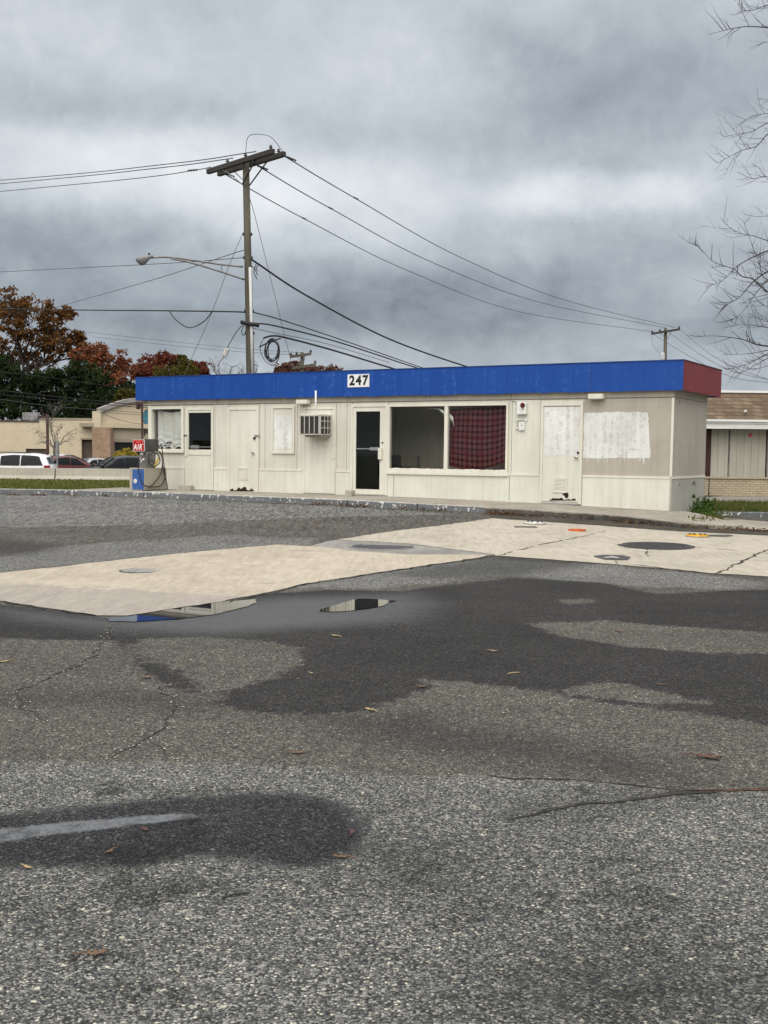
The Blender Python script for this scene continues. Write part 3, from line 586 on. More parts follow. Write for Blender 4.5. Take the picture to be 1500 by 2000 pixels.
# big twin window
r=holes['bigwin']; d=frame('window',(r[0]-.03,r[1]-.02,r[2]+.03,r[3]+.03),.05,-.05,.06,trimm,fb=.07,ft=.06)
m0,m1=W(869,855)[0],W(875.5,855)[0]; MB().box(m0,-.045,r[1]+.051,m1,.06,r[3]-.031).build('mullion',trimm,d)
for a,b in ((r[0]+.021,m0-.001),(m1+.001,r[2]-.021)): plate('pane',(a,r[1]+.05,b,r[3]-.03),.0,.006,glassm,d)
plate('sill',(r[0]-.05,r[1]-.075,r[2]+.05,r[1]-.021),-.065,.0,trimm,d)
bead=M('old_putty',(.78,.77,.72),(.6,.58,.5),scale=(20,20,20)); MB().prism_xz(jag([(r[0]+.03,r[1]+.05),(m0-.002,r[1]+.05)],.08,.004,2,False)+jag([(m0-.002,r[1]+.063),(r[0]+.03,r[1]+.063)],.05,.008,3,False),-.012,-.001).build('putty',bead,d)
MB().prism_xz(jag([(m1+.003,r[1]+.05),(r[2]-.03,r[1]+.05)],.08,.004,4,False)+jag([(r[2]-.03,r[1]+.063),(m1+.003,r[1]+.063)],.05,.008,5,False),-.012,-.001).build('putty',bead,d)
# white door
fr=rect(1056,783.5,1138,984); d=frame('door',fr,.06,-.04,0,trimm,fb=0,ft=.10); rl=(fr[0]+.062,fr[1]+.05,fr[2]-.062,fr[3]-.102)
plate('leaf',rl,-.022,-.0005,cream2,d); plate('head_gap',(rl[0],rl[3]-.008,rl[2],rl[3]+.002),-.036,-.0222,seamd,d)
z=W(1095,890)[1]; bt=jag([(rl[0]+.02,z),(rl[2]-.02,z)],.035,.02,8,False); MB().prism_xz(bt+[(rl[2]-.02,rl[3]-.02),(rl[0]+.02,rl[3]-.02)],-.0255,-.0222).build('paint_patch',white,d)
v=frame('vent',rect(1081,932.5,1108.5,962),.03,-.042,-.022,trimm,d); rv=rect(1083.5,935,1106,959.5); mb=MB()
for i in range(9):
    z=rv[1]+(rv[3]-rv[1])*i/9; mb.add([(rv[0],-.023,z+.026),(rv[2],-.023,z+.026),(rv[2],-.038,z),(rv[0],-.038,z),(rv[0],-.0225,z+.030),(rv[2],-.0225,z+.030),(rv[2],-.042,z+.003),(rv[0],-.042,z+.003)],[(0,1,2,3),(4,7,6,5),(0,3,7,4),(1,5,6,2),(0,4,5,1),(3,2,6,7)])
mb.build('vent_slats',trimm,v)
MB().prism_xz(_rust(1074,968.5,1125,977.5,30,5),-.030,-.0225).build('rust_hole',rustm,d)
MB().prism_xz([W(*q) for q in ((1099,965),(1103,963.5),(1106,962),(1108.5,960.5),(1109,963),(1111,964),(1111,970),(1107.5,973.5),(1104,971),(1104,968),(1100,967))],-.0305,-.0225).build('rust_hole',rustm,d)
c=W(1127.5,892.5); MB().lathe([(.02,0),(.02,.03),(.04,.045),(.034,.08),(.001,.088)],(c[0],-.022,c[1]),16,'y').build('handle',chrome,d)
c=W(1130,884.5); MB().lathe([(.03,0),(.03,.012),(.001,.014)],(c[0],-.022,c[1]),14,'y').build('lock',dark,d)
plate('threshold',(rl[0]-.03,fr[1]-.015,rl[2]+.03,fr[1]+.012),-.10,-.0,alum,d)
# white overpainted patch on the weathered wall
P=[W(*q) for q in ((1141,808),(1143,806.5),(1200,804.5),(1262,805),(1266,809),(1271,890),(1269,894.5),(1220,894.5),(1160,895.5),(1140,894))]
MB().prism_xz(jag(P,.05,.010,21),-.0155,-.0122).build('paint_patch',white,shop)
drip=MB(); r=random.Random(4)
for i in range(22):
    q=r.random(); a=W(1142+126*q,894); L=r.uniform(.02,.16); w_=r.uniform(.004,.010); drip.add([(a[0]-w_,-.0145,a[1]),(a[0]+w_,-.0145,a[1]),(a[0]+w_*.3,-.0145,a[1]-L),(a[0]-w_*.3,-.0145,a[1]-L)],[(0,1,2,3)])
o=drip.build('paint_drips',white,shop); o['kind']='stuff'
plate('cover_plate',rect(1228.5,849.5,1249,878),-.022,-.0156,white,shop,bevel=.004)
scr=M('scuff',(.46,.45,.41)); sc=MB()
for a,b in (((.35,1.62),(.39,1.35)),((.9,1.32),(1.6,1.27)),((.9,1.32),(.88,1.28)),((1.1,1.2),(1.05,.8)),((2.35,1.9),(2.33,1.55))):
    (y0,z0),(y1,z1)=a,b; sc.add([(.0135,y0,z0),(.0135,y0+.03,z0+.01),(.0135,y1+.03,z1+.01),(.0135,y1,z1)],[(0,1,2,3)])
o=sc.build('scuff_marks',scr,shop); o['kind']='stuff'
sc=MB()
for y,z,q in ((1.62,.40,.05),(1.72,.43,.04),(1.8,.38,.03),(.55,.40,.03),(1.95,-.05,.05),(.4,2.12,.03)): sc.add([(.0195 if z<ZB else .0135,y-q,z-q*.6),(.0195 if z<ZB else .0135,y+q*.6,z-q),(.0195 if z<ZB else .0135,y+q,z+q*.5),(.0195 if z<ZB else .0135,y-q*.3,z+q)],[(0,1,2,3)])
o=sc.build('chipped_paint',rustm,shop); o['kind']='stuff'

def onshop(o): o.location=tuple(BC); o.rotation_euler=(0,0,-TH); return o
def shopthing(name,label,cat,group=None): return thing(name,label,cat,BC,-TH,group)
# wall lights under the frieze
for i,(rr,lb) in enumerate(((rect(581.4,781,602.5,788.8,.12),'small boxy cream wall light above the air conditioner'),(rect(1150.7,769.5,1179,779,.12),'small boxy cream wall light beside the white painted door'))):
    g=shopthing('wall_light',lb,'wall light','boxy wall lights under the fascia')
    MB().box(rr[0],-.20,rr[1],rr[2],-.021,rr[3]).build('housing',trimm,g,bevel=.008); MB().box(rr[0]+.02,-.19,rr[1]-.006,rr[2]-.02,-.03,rr[1]-.0005).build('lens',white,g)
# house number
rr=rect(679,730.8,721.3,756,.13); g=shopthing('number_sign','white house number sign reading 247 on the blue fascia','sign')
MB().box(rr[0],-.137,rr[1],rr[2],-.1225,rr[3]).build('board',M('sign_white',(.78,.78,.76),(.7,.7,.68)),g)
text('digits','247',(rr[3]-rr[1])*1.02,M('sign_black',(.012,.012,.012)),g,(rr[0]+rr[2])/2+.01,-.1385,(rr[1]+rr[3])/2-.005,0,.98,0,.012,.001,space=1.2)
# air conditioner in the blocked door, with its bent cage
g=shopthing('air_conditioner','caged window air conditioner sticking out of a cream door','air conditioner')
a=W(607,850); b=W(648,812); x0,x1,z0,z1=a[0],b[0]-.01,W(625,852)[1]+.02,W(625,812)[1]; dep=.50
MB().box(x0+.03,-dep+.02,z0+.03,x1-.04,-.021,z1-.03).build('body',dark,g)
cg=MB(); k=.028
for zz in (z0+.014,z1-.014): cg.bar((x0,-dep,zz),(x1,-dep,zz),k,k).bar((x0,-dep+.014,zz),(x0,-.021,zz),k,k).bar((x1,-dep+.014,zz),(x1,-.021,zz),k,k)
for i in range(5): x=x0+.014+(x1-x0-.028)*i/4; cg.bar((x,-dep-.004,z0),(x,-dep-.004,z1),.02 if 0<i<4 else .04,.02)
for yy in (-dep+.014,-dep*.62,-dep*.33,-.04): cg.bar((x1+.004,yy,z0),(x1+.004,yy,z1),.03 if yy<-.45 or yy>-.1 else .02,.02)
for zz in (z0+(z1-z0)*.36,z0+(z1-z0)*.70): cg.bar((x1+.006,-dep,zz),(x1+.006,.0-.021,zz),.02,.02)
cg.build('cage',PAINT('cage_paint',(.50,.48,.42),(.40,.38,.33)),g)
MB().box(x0,-dep+.02,z1+.001,x1,-.021,z1+.02).build('top_plate',trimm,g); MB().box(x0+.1,-dep*.75,z0-.05,x1-.03,-.021,z0-.002).build('base_tray',friezem,g)
p0=onwall(616.5,812,.3); p1=onwall(616.8,763,.3); MB().tube([(p0[0],-.3,z1+.02),(p1[0],-.3,p1[1])],.022,10).build('vent_pipe',white,g,smooth=True)
# alarm bell box, conduit and small box
g=shopthing('alarm_box','white alarm box with a dark red bell and thin conduits','alarm box')
rr=rect(1013.8,786,1031,809.6); MB().box(rr[0],-.12,rr[1],rr[2],-.0125,rr[3]).build('case',white,g,bevel=.01)
c=W(1021,791.5,.12); MB().lathe([(.052,0),(.056,.012),(.045,.03),(.025,.036),(.001,.038)],(c[0],-.1205,c[1]),20,'y').build('bell',M('dark_red',(.10,.012,.012),(.05,.01,.01)),g)
c=W(1021,799,.12); MB().lathe([(.02,0),(.024,.005),(.001,.006)],(c[0],-.1203,c[1]),14,'y').build('button',alum,g)
r2=rect(1015,825.5,1026.2,840.8); MB().box(r2[0],-.06,r2[1],r2[2],-.0125,r2[3]).build('switch_box',white,g,bevel=.006); c=W(1019.5,830.8,.06); MB().lathe([(.014,0),(.001,.01)],(c[0],-.0605,c[1]),10,'y').build('switch',dark,g)
def pt(x,y,d_=-.03): q=W(x,y); return (q[0],d_,q[1])
MB().tube([pt(999,783),pt(1007,783),pt(1011.5,786),pt(1012,800),pt(1011.6,820),pt(1011,837)],.010,8).build('conduit',white,g,smooth=True)
MB().tube([pt(1011.6,820.5),pt(1029,820.5)],.012,8).build('conduit',white,g,smooth=True); MB().tube([pt(1028,809),pt(1028,822)],.012,8).build('conduit',white,g,smooth=True)
for x,y in ((1011.2,836.5),(1011.6,820.5),(1028.5,820.5)): c=pt(x,y,-.03); MB().box(c[0]-.026,-.052,c[2]-.024,c[0]+.026,-.0125,c[2]+.024).build('junction',white,g,bevel=.006)

# inside: plaid cloth, torn foil, chair
pm=bpy.data.materials.new('plaid_cloth'); pm.use_nodes=True; t=NT(pm.node_tree); uv=t.n('ShaderNodeAttribute',attribute_name='cloth',out=1)
s3=t.t.nodes.new('ShaderNodeSeparateXYZ'); t.link(uv,s3.inputs[0])
sq=lambda x,f,lo=.5: t.m('GREATER_THAN',t.m('FRACT',t.m('MULTIPLY',x,f)),lo)
A=sq(s3.outputs[0],6.6,.42);B=sq(s3.outputs[1],6.6,.42); a2=sq(s3.outputs[0],2.4,.72); b2=sq(s3.outputs[1],2.4,.72)
c=t.mix(t.m('MULTIPLY',t.m('ADD',A,B),.5),(.028,.009,.013),(.17,.072,.074)); c=t.mix(t.m('MULTIPLY',t.m('ADD',a2,b2),.3),c,(.13,.014,.019))
d_=t.n('ShaderNodeBsdfDiffuse',{'Color':c}); x=t.n('ShaderNodeMixShader',{0:.25,1:d_,2:t.n('ShaderNodeBsdfTranslucent',{'Color':c})}); o=t.t.nodes.new('ShaderNodeOutputMaterial'); t.link(x,o.inputs[0])
r=holes['bigwin']; xa,xb=W(862,850)[0],W(987,850)[0]+.03; zt0,zt1=W(880,800)[1],W(985,791)[1]; nx_,nz_=60,40; vs=[];fs=[];uvv=[]
for j in range(nz_+1):
    for i in range(nx_+1):
        u=i/nx_; v_=j/nz_; top=zt0+(zt1-zt0)*u; bot=r[1]+.19-.16*math.sin(math.pi*min(1,max(0,u*1.05)))**.9+.06*u
        vs.append((xa+(xb-xa)*u-.03*(1-u)*math.sin(math.pi*v_),.10+.02+.025*math.sin(9*u+2*v_)*(.4+.6*v_)+.012*math.sin(31*u+v_)*v_,top+(bot-top)*v_)); uvv.append((u*2.05,v_*1.6+.03*math.sin(6*u),0))
for j in range(nz_):
    for i in range(nx_): fs.append((j*(nx_+1)+i,j*(nx_+1)+i+1,(j+1)*(nx_+1)+i+1,(j+1)*(nx_+1)+i))
o=onshop(MB().add(vs,fs).build('plaid_curtain',pm,None,smooth=True)); a=o.data.attributes.new('cloth','FLOAT_VECTOR','POINT'); a.data.foreach_set('vector',np.array(uvv,np.float32).reshape(-1))
tag(o,'dark red plaid cloth hung inside the big window','curtain')
foil=M('foil',(.62,.62,.60),(.35,.35,.34),scale=(14,14,14),rough=.35,metal=.3); r=random.Random(3); path=[W(*q) for q in ((833,798.5),(843,798),(853,799),(860,803),(867,810),(875,814),(881,820),(884,832))]
wd=[.008,.014,.02,.045,.07,.075,.07,.02]; vs=[];fs=[]
for i,((x,z),h) in enumerate(zip(path,wd)): vs+=[(x+r.uniform(-.02,.02),.07+r.uniform(0,.02),z+h),(x+.01,.05+r.uniform(0,.03),z+r.uniform(-.01,.01)),(x+r.uniform(-.02,.02),.07+r.uniform(0,.02),z-h)]
for i in range(len(path)-1): fs+=[(3*i,3*i+1,3*i+4,3*i+3),(3*i+1,3*i+2,3*i+5,3*i+4)]
tag(onshop(MB().add(vs,fs).build('torn_foil',foil,None)),'crumpled silvery foil strip torn loose behind the window mullion','foil')
xc=(holes['gdoor'][0]+holes['gdoor'][2])/2
def chair(x,y,rz,label):
    q=BC+EX*x+GY*y; g=thing('chair',label,'chair',q,-TH+rz)
    cm=M('chair_vinyl',(.05,.05,.052),(.08,.08,.08)) if 'chair_vinyl' not in MATS else MATS['chair_vinyl']
    MB().box(-.24,-.23,.42,.24,.24,.49).build('seat',cm,g,bevel=.02); MB().box(-.22,.2,.58,.22,.25,.95).build('backrest',cm,g,bevel=.02)
    for sx in (-1,1):
        for yy in (-.2,.2): MB().tube([(sx*.21,yy,0),(sx*.21,yy,.43)],.013,8).build('leg',alum,g)
        MB().tube([(sx*.23,.22,.4),(sx*.23,.22,.6)],.013,8).build('back_post',alum,g)
        MB().tube([(sx*.25,.2,.66),(sx*.26,-.1,.68),(sx*.25,-.2,.64),(sx*.24,-.2,.43)],.013,8).build('arm',dark,g)
    return g
chair(xc+.02,.95,.3,'dark chair inside behind the glass door'); chair(W(772,900)[0]-.05,.75,-1.1,'chair with a bent arm just inside the big window')

# ------------------------------------------------------------------ kerbs, walk, concrete blocks
def loc2w(x,s): q=BC+EX*x-GY*s; return q
KTt=[-20,-17.6,-13.9,-12.2,-8.2,-6.3,-4.8,-3.2,-1.2,-.07,.8,1.66]; KTz=[-.10,-.08,-.02,-.03,-.04,-.045,-.075,-.10,-.13,-.17,-.25,-.29]
def walkz(X,Y):
    t_=(X-BC[0])*EX[0]+(Y-BC[1])*EX[1]; s=-((X-BC[0])*GY[0]+(Y-BC[1])*GY[1])
    zw=float(np.interp(t_,[-15,-6.6,-3,0,1.7],[-.02,-.02,-.06,-.135,-.29])); zk=float(np.interp(t_,KTt,KTz)); q=min(max(s/2.1,0),1); return zw*(1-q)+zk*q
P=[loc2w(a,b)[:2] for a,b in ((-15.2,-.02),(-15.2,1.945),(-3.2,1.945))]+[tuple(q) for q in jag([tuple(loc2w(a,b)[:2]) for a,b in ((-3.2,2.06),(-1.2,2.1),(-.07,2.12),(.8,2.1),(1.75,1.8))],.15,.03,31,False)]+[loc2w(a,b)[:2] for a,b in ((1.75,1.2),(.6,-.2),(.2,-.45),(-.05,-.02))]
sheet('sidewalk',[tuple(q) for q in P],.0,walkm,zf=walkz,depth=.35)
kerbm=PAINT('kerb_paint',(.15,.155,.16),(.115,.118,.12),(.66,.65,.60),streak=.3,lo3=.56,hi3=.58); kedge=M('kerb_worn_top',(.62,.605,.55),(.30,.285,.25),scale=(3,3,3),lo=.48,hi=.62)
ks=[onwall(p,y,2.1)[0] for p,y in ((18,955),(103,956),(279.5,961),(482,969),(677,976.5),(814,985),(950,992))]
ks=[ks[0]-4.2,ks[0]-2.1]+ks
for i,(a,b) in enumerate(zip(ks,ks[1:])):
    za,zb=np.interp([a,b],KTt,KTz); x0,x1=a+.008,b-.008
    g=thing('kerb_stone',['grey kerb stone beyond the left end of the row','grey kerb stone at the far left edge','grey kerb stone in front of the grass, leftmost in view','grey kerb stone with leaves before the grass strip','kerb stone with chipped white paint in front of the air pump','kerb stone with the largest patch of white paint, below the half glazed door','grey kerb stone below the air conditioner','grey kerb stone in front of the glass door and big window','last kerb stone on the right, with a broken end'][i] if i<9 else 'kerb stone','kerb',BC,-TH,'kerb stones along the lot')
    def q(x,s,z): return (x,-s,z)
    MB().add([q(x0,1.95,za),q(x1,1.95,zb),q(x1,2.085,zb),q(x0,2.085,za),q(x0,1.95,-.5),q(x1,1.95,-.5),q(x1,2.12,-.5),q(x0,2.12,-.5)],[(0,1,2,3),(3,2,6,7),(0,3,7,4),(1,5,6,2),(0,4,5,1),(4,7,6,5)]).build('body',kerbm,g,bevel=.02)
    MB().add([q(x0+.01,1.955,za-.02),q(x1-.01,1.955,zb-.02),q(x1-.01,2.07,zb-.02),q(x0+.01,2.07,za-.02),q(x0+.01,1.955,za+.004),q(x1-.01,1.955,zb+.004),q(x1-.01,2.07,zb+.004),q(x0+.01,2.07,za+.004)],[(4,5,6,7),(0,4,7,3),(1,2,6,5),(3,7,6,2),(0,1,5,4),(0,3,2,1)]).build('worn_top',kedge,g)
be=MB(); E_=[q for q in P if abs(-((q[0]-BC[0])*GY[0]+(q[1]-BC[1])*GY[1])-2.08)<.16 and (q[0]-BC[0])*EX[0]+(q[1]-BC[1])*EX[1]>-3.3]
for a,b in zip(E_,E_[1:]):
    za,zb_=walkz(*a)-random.uniform(.012,.03),walkz(*b)-random.uniform(.012,.03); o_=-GY[:2]*.012
    be.add([(a[0]+o_[0],a[1]+o_[1],za),(b[0]+o_[0],b[1]+o_[1],zb_),(b[0]+o_[0],b[1]+o_[1],-.45),(a[0]+o_[0],a[1]+o_[1],-.45)],[(0,1,2,3)])
o=be.build('broken_walk_edge',PAINT('shaded_dirty_edge',(.055,.05,.042),(.10,.09,.075),(.20,.19,.17),streak=.2)); o['kind']='structure'  # dark strip on the edge face, shade and dirt both put into its colour
blk=M('cinder_block',(.42,.385,.31),(.33,.30,.24),scale=(14,14,14),rough=.95,bump=.6,bscale=80)
def block(px,py,wd,lb,rz=0):
    x,z=onwall(px,py,.55); q=loc2w(x,.55); zz=walkz(q[0],q[1])
    o=MB().box(-wd/2,-.10,0,wd/2,.10,.135).build('concrete_block',blk,None,bevel=.008,loc=(q[0],q[1],zz)); o.rotation_euler=(0,0,-TH+rz)
    return tag(o,lb,'concrete block')
block(363.8,957.5,.37,'pale concrete block on the walk before the half glazed door',.12)
g=block(684,973,.17,'small concrete block standing by the glass door',.1)

# ------------------------------------------------------------------ air pump on its concrete block
bxp=onwall(281.6,957,1.5); q=loc2w(bxp[0],1.5); z0=float(walkz(q[0],q[1]))
g=thing('air_pump','coin air pump with a red AIR sign on a blue faced concrete block','air pump',(q[0],q[1],z0),-TH)
SC=float(F/q[1]); bw,bd,bh=.50,.86,.575                  # block: right front corner at the origin, runs left and back
cb=PAINT('block_concrete',(.40,.36,.29),(.31,.275,.215),(.2,.17,.13))
MB().box(-bw,0,0,0,bd,bh).build('base_block',cb,g,bevel=.012)
MB().prism_xz(jag([(-bw+.10,.03),(-.012,.03),(-.004,bh-.015),(-bw+.11,bh-.04)],.05,.010,3),-.004,-.0005).build('blue_face',PAINT('chipped_blue',lin(48,84,148),lin(62,98,158),lin(150,155,165),streak=.3,lo3=.60,hi3=.66),g)
MB().lathe([(.055,0),(.06,.006),(.05,.008)],(-bw*.58,-.0045,bh*.42),20,'y').build('pipe_socket',white,g)
grm=M('pump_steel',(.20,.19,.175),(.13,.12,.11),scale=(5,5,3),rough=.5); grd=M('pump_dark',(.09,.085,.08),(.06,.058,.055),scale=(5,5,5),rough=.5)
MB().box(-.30,.16,bh+.0005,-.06,.50,bh+.42).build('column',grm,g,bevel=.01)
MB().box(-.44,.10,bh+.421,-.055,.62,bh+.74).build('head_box',grd,g,bevel=.03)
sr=(-.445,bh+.42,-.06,bh+.72); sg=MB().box(sr[0],.085,sr[1],sr[2],.0995,sr[3]).build('sign',M('sign_rim',(.6,.55,.5)),g)
MB().box(sr[0]+.014,.082,sr[1]+.014,sr[2]-.014,.0849,sr[3]-.014).build('sign_face',M('sign_red',lin(178,20,26),lin(165,16,22)),sg)
text('lettering','AIR',.20,M('letter_white',(.8,.8,.78)),sg,(sr[0]+sr[2])/2-.03,.0805,sr[1]+.105,0,.80,.2,.004,.001,space=1.22)
mk=MB()
for i in range(5): mk.box(sr[0]+.12+i*.030,.0795,sr[3]-.085,sr[0]+.138+i*.030,.0819,sr[3]-.04+.01*(i%2))
mk.build('small_marks',M('sign_pink',lin(225,90,80)),sg)
MB().box(sr[2]-.055,.0795,sr[3]-.06,sr[2]-.03,.0819,sr[3]-.045).box(sr[2]-.065,.0795,sr[3]-.12,sr[2]-.03,.0819,sr[3]-.10).build('small_marks',white,sg)
for (x0,za,x1,zb) in ((-.26,.335,-.18,.395),(-.285,.16,-.22,.24),(-.22,.20,-.13,.25)): MB().box(x0,.1565,bh+za,x1,.1598,bh+zb).build('sticker',white,g)
MB().box(-.24,.1565,bh+.25,-.19,.1598,bh+.29).build('sticker',M('sticker_pink',lin(190,80,80)),g)
MB().lathe([(.11,0),(.12,.015),(.09,.03),(.001,.035)],(0,0,0),18,'x').build('reel',grm,g,loc=(-.058,.34,bh+.29))
MB().bar((.015,.36,bh+.02),(.015,.55,bh+.27),.02,.05).build('strap',M('strap_yellow',lin(205,175,70),lin(180,150,60)),g)
hs=M('rubber_hose',(.012,.012,.012),(.03,.03,.03),scale=(9,9,9),rough=.6)
def spl(pts,n=8):
    P=[Vector(p) for p in pts]; P=[P[0]*2-P[1]]+P+[P[-1]*2-P[-2]]; out=[]
    for i in range(1,len(P)-2):
        for k in range(n):
            t_=k/n; a,b,c,d=P[i-1],P[i],P[i+1],P[i+2]
            out.append(.5*((2*b)+(c-a)*t_+(2*a-5*b+4*c-d)*t_*t_+(3*b-a-3*c+d)*t_**3))
    return out+[P[-2]]
for pts in ([(0.02,.60,.98+bh*.35),(.05,.62,1.05),(.05,.66,.85),(.05,.72,.5),(.05,.72,.30),(.05,.55,.12),(.05,.2,.10),(.03,-.06,.16),(-.05,-.10,.35),(-.12,-.09,.65),(-.12,.05,.82),(-.08,.14,.95)],
            [(-.03,.62,1.0),(.06,.58,.92),(.06,.62,.7),(.06,.55,.42),(.05,.30,.18),(.04,.12,.08)],
            [(-.05,.50,.95),(.06,.46,1.0),(.07,.58,.9),(.06,.64,.62),(.06,.74,.30),(.06,.80,.12),(.07,.75,.02),(.05,.2,.012),(.02,-.10,.012)],
            [(0,.18,.92),(.04,.12,.80),(.04,.20,.66),(.04,.38,.62),(.04,.55,.75),(.03,.48,.93),(.03,.3,.97),(.02,.18,.9)]):
    MB().tube(spl(pts),.013,7).build('hose',hs,g,smooth=True)

# ------------------------------------------------------------------ utility poles, street lamp, wires
wood=PAINT('pole_wood',(.105,.092,.062),(.068,.059,.041),(.17,.155,.12),streak=1.6); woodd=PAINT('arm_wood',(.050,.044,.037),(.032,.028,.024),(.10,.09,.075),streak=.4)
insm=M('porcelain',(.05,.045,.045),(.08,.075,.07),rough=.3); galv=M('galvanised',(.30,.30,.295),(.22,.22,.215),scale=(4,4,4),rough=.5,metal=.3); cabm=M('black_cable',(.012,.012,.013),(.02,.02,.02),rough=.6); wirem=M('grey_wire',(.07,.072,.075),(.09,.09,.09),rough=.6)
PY=33.; pb=onY(489,725,PY); pt_=onY(480,312,PY); gz=-.35
def pole_at(py): k=(py-312)/(725-312); return pt_+(pb-pt_)*k
base=pt_+(pb-pt_)*((gz-.4-pt_[2])/(pb[2]-pt_[2]))
g=thing('utility_pole','tall weathered wooden utility pole with double crossarm behind the store','utility pole',base)
P0=base
rel=lambda p: tuple(np.array(p)-P0)
MB().tube([rel(base),rel(pole_at(725)),rel(pole_at(520)),rel(pole_at(310))],[.145,.120,.105,.095],18).build('pole',wood,g,smooth=True)
# crossarms: the right end comes towards the camera
A0=onY(422,330,PY+1.15); A1=onY(545,291.5,PY-1.15); mid=(A0+A1)/2; axd=Vector(A1-A0); L=axd.length; axd.normalize()
zmid=pole_at(318)[2]
armc=Vector(pole_at(322)); armc.z=max(onY(480,318,PY)[2],0)
side=Vector((0,0,1)).cross(axd).normalized()
Lh=1.62; arms=[]
for k,sg_ in enumerate((1,-1)):
    c=armc+side*(.19*sg_)+axd*(-.05); a=c-axd*Lh; b=c+axd*Lh; arms.append((a,b))
    MB().bar(Vector(rel(a)),Vector(rel(b)),.12,.14).build('crossarm',woodd,g,bevel=.01)
def ins(p,s=1.):
    b=MB(); b.lathe([(.02*s,0),(.025*s,.05*s),(.075*s,.06*s),(.06*s,.10*s),(.035*s,.11*s),(.06*s,.13*s),(.03*s,.17*s),(.001,.175*s)],rel(p),12); b.build('insulator',insm,g,smooth=True)
for arm,qs in ((arms[0],(-1.4,-.45,.45,1.35)),(arms[1],(-.6,.30,1.5))):
    for q_ in qs: ins((arm[0]+arm[1])/2+axd*q_+Vector((0,0,.07)),.72)
for s_ in (-1,1):
    for k in (0,1): MB().bar(Vector(rel((arms[k][0]+arms[k][1])/2+axd*(.8*s_)-Vector((0,0,.07)))),Vector(rel(Vector(pole_at(318))+side*(.12 if k==0 else -.12)-Vector((0,0,.62)))),.045,.012).build('brace',galv if s_<0 else dark,g)
cq=Vector((.072,-.13,0))
MB().tube([rel(Vector(pole_at(522))+cq*.95),rel(Vector(pole_at(740))+cq*1.12)],.042,12).build('conduit',M('pvc_grey',(.66,.66,.63),(.48,.48,.45),scale=(1,1,.3)),g,smooth=True)
for py in (456,502,606,650,632): c=pole_at(py); MB().box(c[0]-.135,c[1]-.06,c[2]-.035,c[0]+.14,c[1]+.06,c[2]+.035).build('bracket',dark,g,loc=tuple(-P0))
MB().tube(spl([rel((arms[1][0]+arms[1][1])/2+axd*.3+Vector((0,0,.2))),rel((arms[1][0]+arms[1][1])/2+axd*.45+Vector((0,0,.62))),rel((arms[1][0]+arms[1][1])/2+axd*1.1+Vector((0,0,.55))),rel(arms[1][1]+Vector((0,0,.32))),rel(arms[1][1]+Vector((.35,.2,-.12)))]),.009,6).build('jumper_wire',wirem,g,smooth=True)
# street lamp on the pole
c=pole_at(521); lp=onY(297,503,PY-1.5)
g=thing('street_lamp','grey cobra head street lamp on a long bracket arm of the pole','street lamp',c)
rl_=lambda p: tuple(np.array(p)-c)
up_=[onY(x,y,PY-1.5*(478-x)/181) for x,y in ((474,521),(430,516),(385,509.5),(345,503.5),(320,502),(296,503))]
lo_=[onY(x,y,PY-1.5*(478-x)/181) for x,y in ((477,546),(440,533.5),(400,521),(365,511),(334,505))]
MB().tube(spl([rl_(p) for p in up_],5),.030,10).build('arm',galv,g,smooth=True); MB().tube(spl([rl_(p) for p in lo_],5),.028,10).build('brace_arm',galv,g,smooth=True)
MB().tube([rl_(onY(433,516.5,PY-.37)),rl_(onY(433,530.5,PY-.37))],.018,8).build('strut',galv,g)
h0=np.array(rl_(onY(297,502,PY-1.5))); hd=np.array(rl_(onY(266,507,PY-1.75)))-h0
hl=Vector(hd); n=14; vs=[];fs=[]; sd=Vector((0,0,1)).cross(hl).normalized()
for i in range(9):
    k=i/8; w_=.055+.11*math.sin(math.pi*min(1,.1+k*.78))**.8; tp=.055+.02*math.sin(math.pi*k); bt=.04+.15*math.sin(math.pi*min(1,max(0,(k-.15)/.85)))**1.2
    if i==8: w_,tp,bt=.05,.03,.02
    for j in range(n):
        a=2*math.pi*j/n; vs.append(Vector(h0)+hl*k+sd*(w_*math.cos(a))+Vector((0,0,(tp if math.sin(a)>0 else bt)*math.sin(a))))
for i in range(8):
    for j in range(n): fs.append((i*n+j,i*n+(j+1)%n,(i+1)*n+(j+1)%n,(i+1)*n+j))
fs+=[tuple(range(n)),tuple(8*n+j for j in range(n))[::-1]]
MB().add(vs,fs).build('lamp_head',M('lamp_grey',(.17,.17,.165),(.22,.22,.21),scale=(6,6,6),rough=.5),g,smooth=True)
MB().lathe([(.03,0),(.03,.06),(.001,.065)],tuple(h0+hd*.18+np.array([0,0,.06])),10).build('photocell',dark,g)

def wire(label,pts,r=.012,m=None,name='power_line',cat='wire',sag=0,group='overhead wires',n=6):
    P=[Vector(onY(*q)) if len(q)==3 and q[2]>5 else Vector(q) for q in pts]
    if len(P)==2 and sag:
        P=[P[0].lerp(P[1],k/16)-Vector((0,0,4*sag*(k/16)*(1-k/16))) for k in range(17)]
    else: P=spl(P,10)
    o=MB().tube(P,r,n).build(name,m or wirem,None,smooth=True); return tag(o,label,cat,group)
def dead_end(o,p,d,s=1.):                                 # strain insulators on a wire near the arm
    b=MB(); d=Vector(d).normalized(); p=Vector(p); L=.34*s
    b.tube([p+d*(L*k) for k in (0,.08,.22,.36,.5,.64,.78,.92,1)],[.012,.034,.022,.036,.022,.036,.022,.034,.012],8)
    b.build('strain_insulator',insm,o)
FY=95.
o=wire('outer overhead line from the right crossarm end to the far pole',[(550,301,PY-1.1),(564,310,PY+.5),(690,385,41),(900,503,56),(1100,585,74),(1319,640,FY)],.017)
dead_end(o,onY(557,305,PY-.4),(1,.4,-.3)); dead_end(o,onY(690,385,41),(1,.4,-.35),.6)
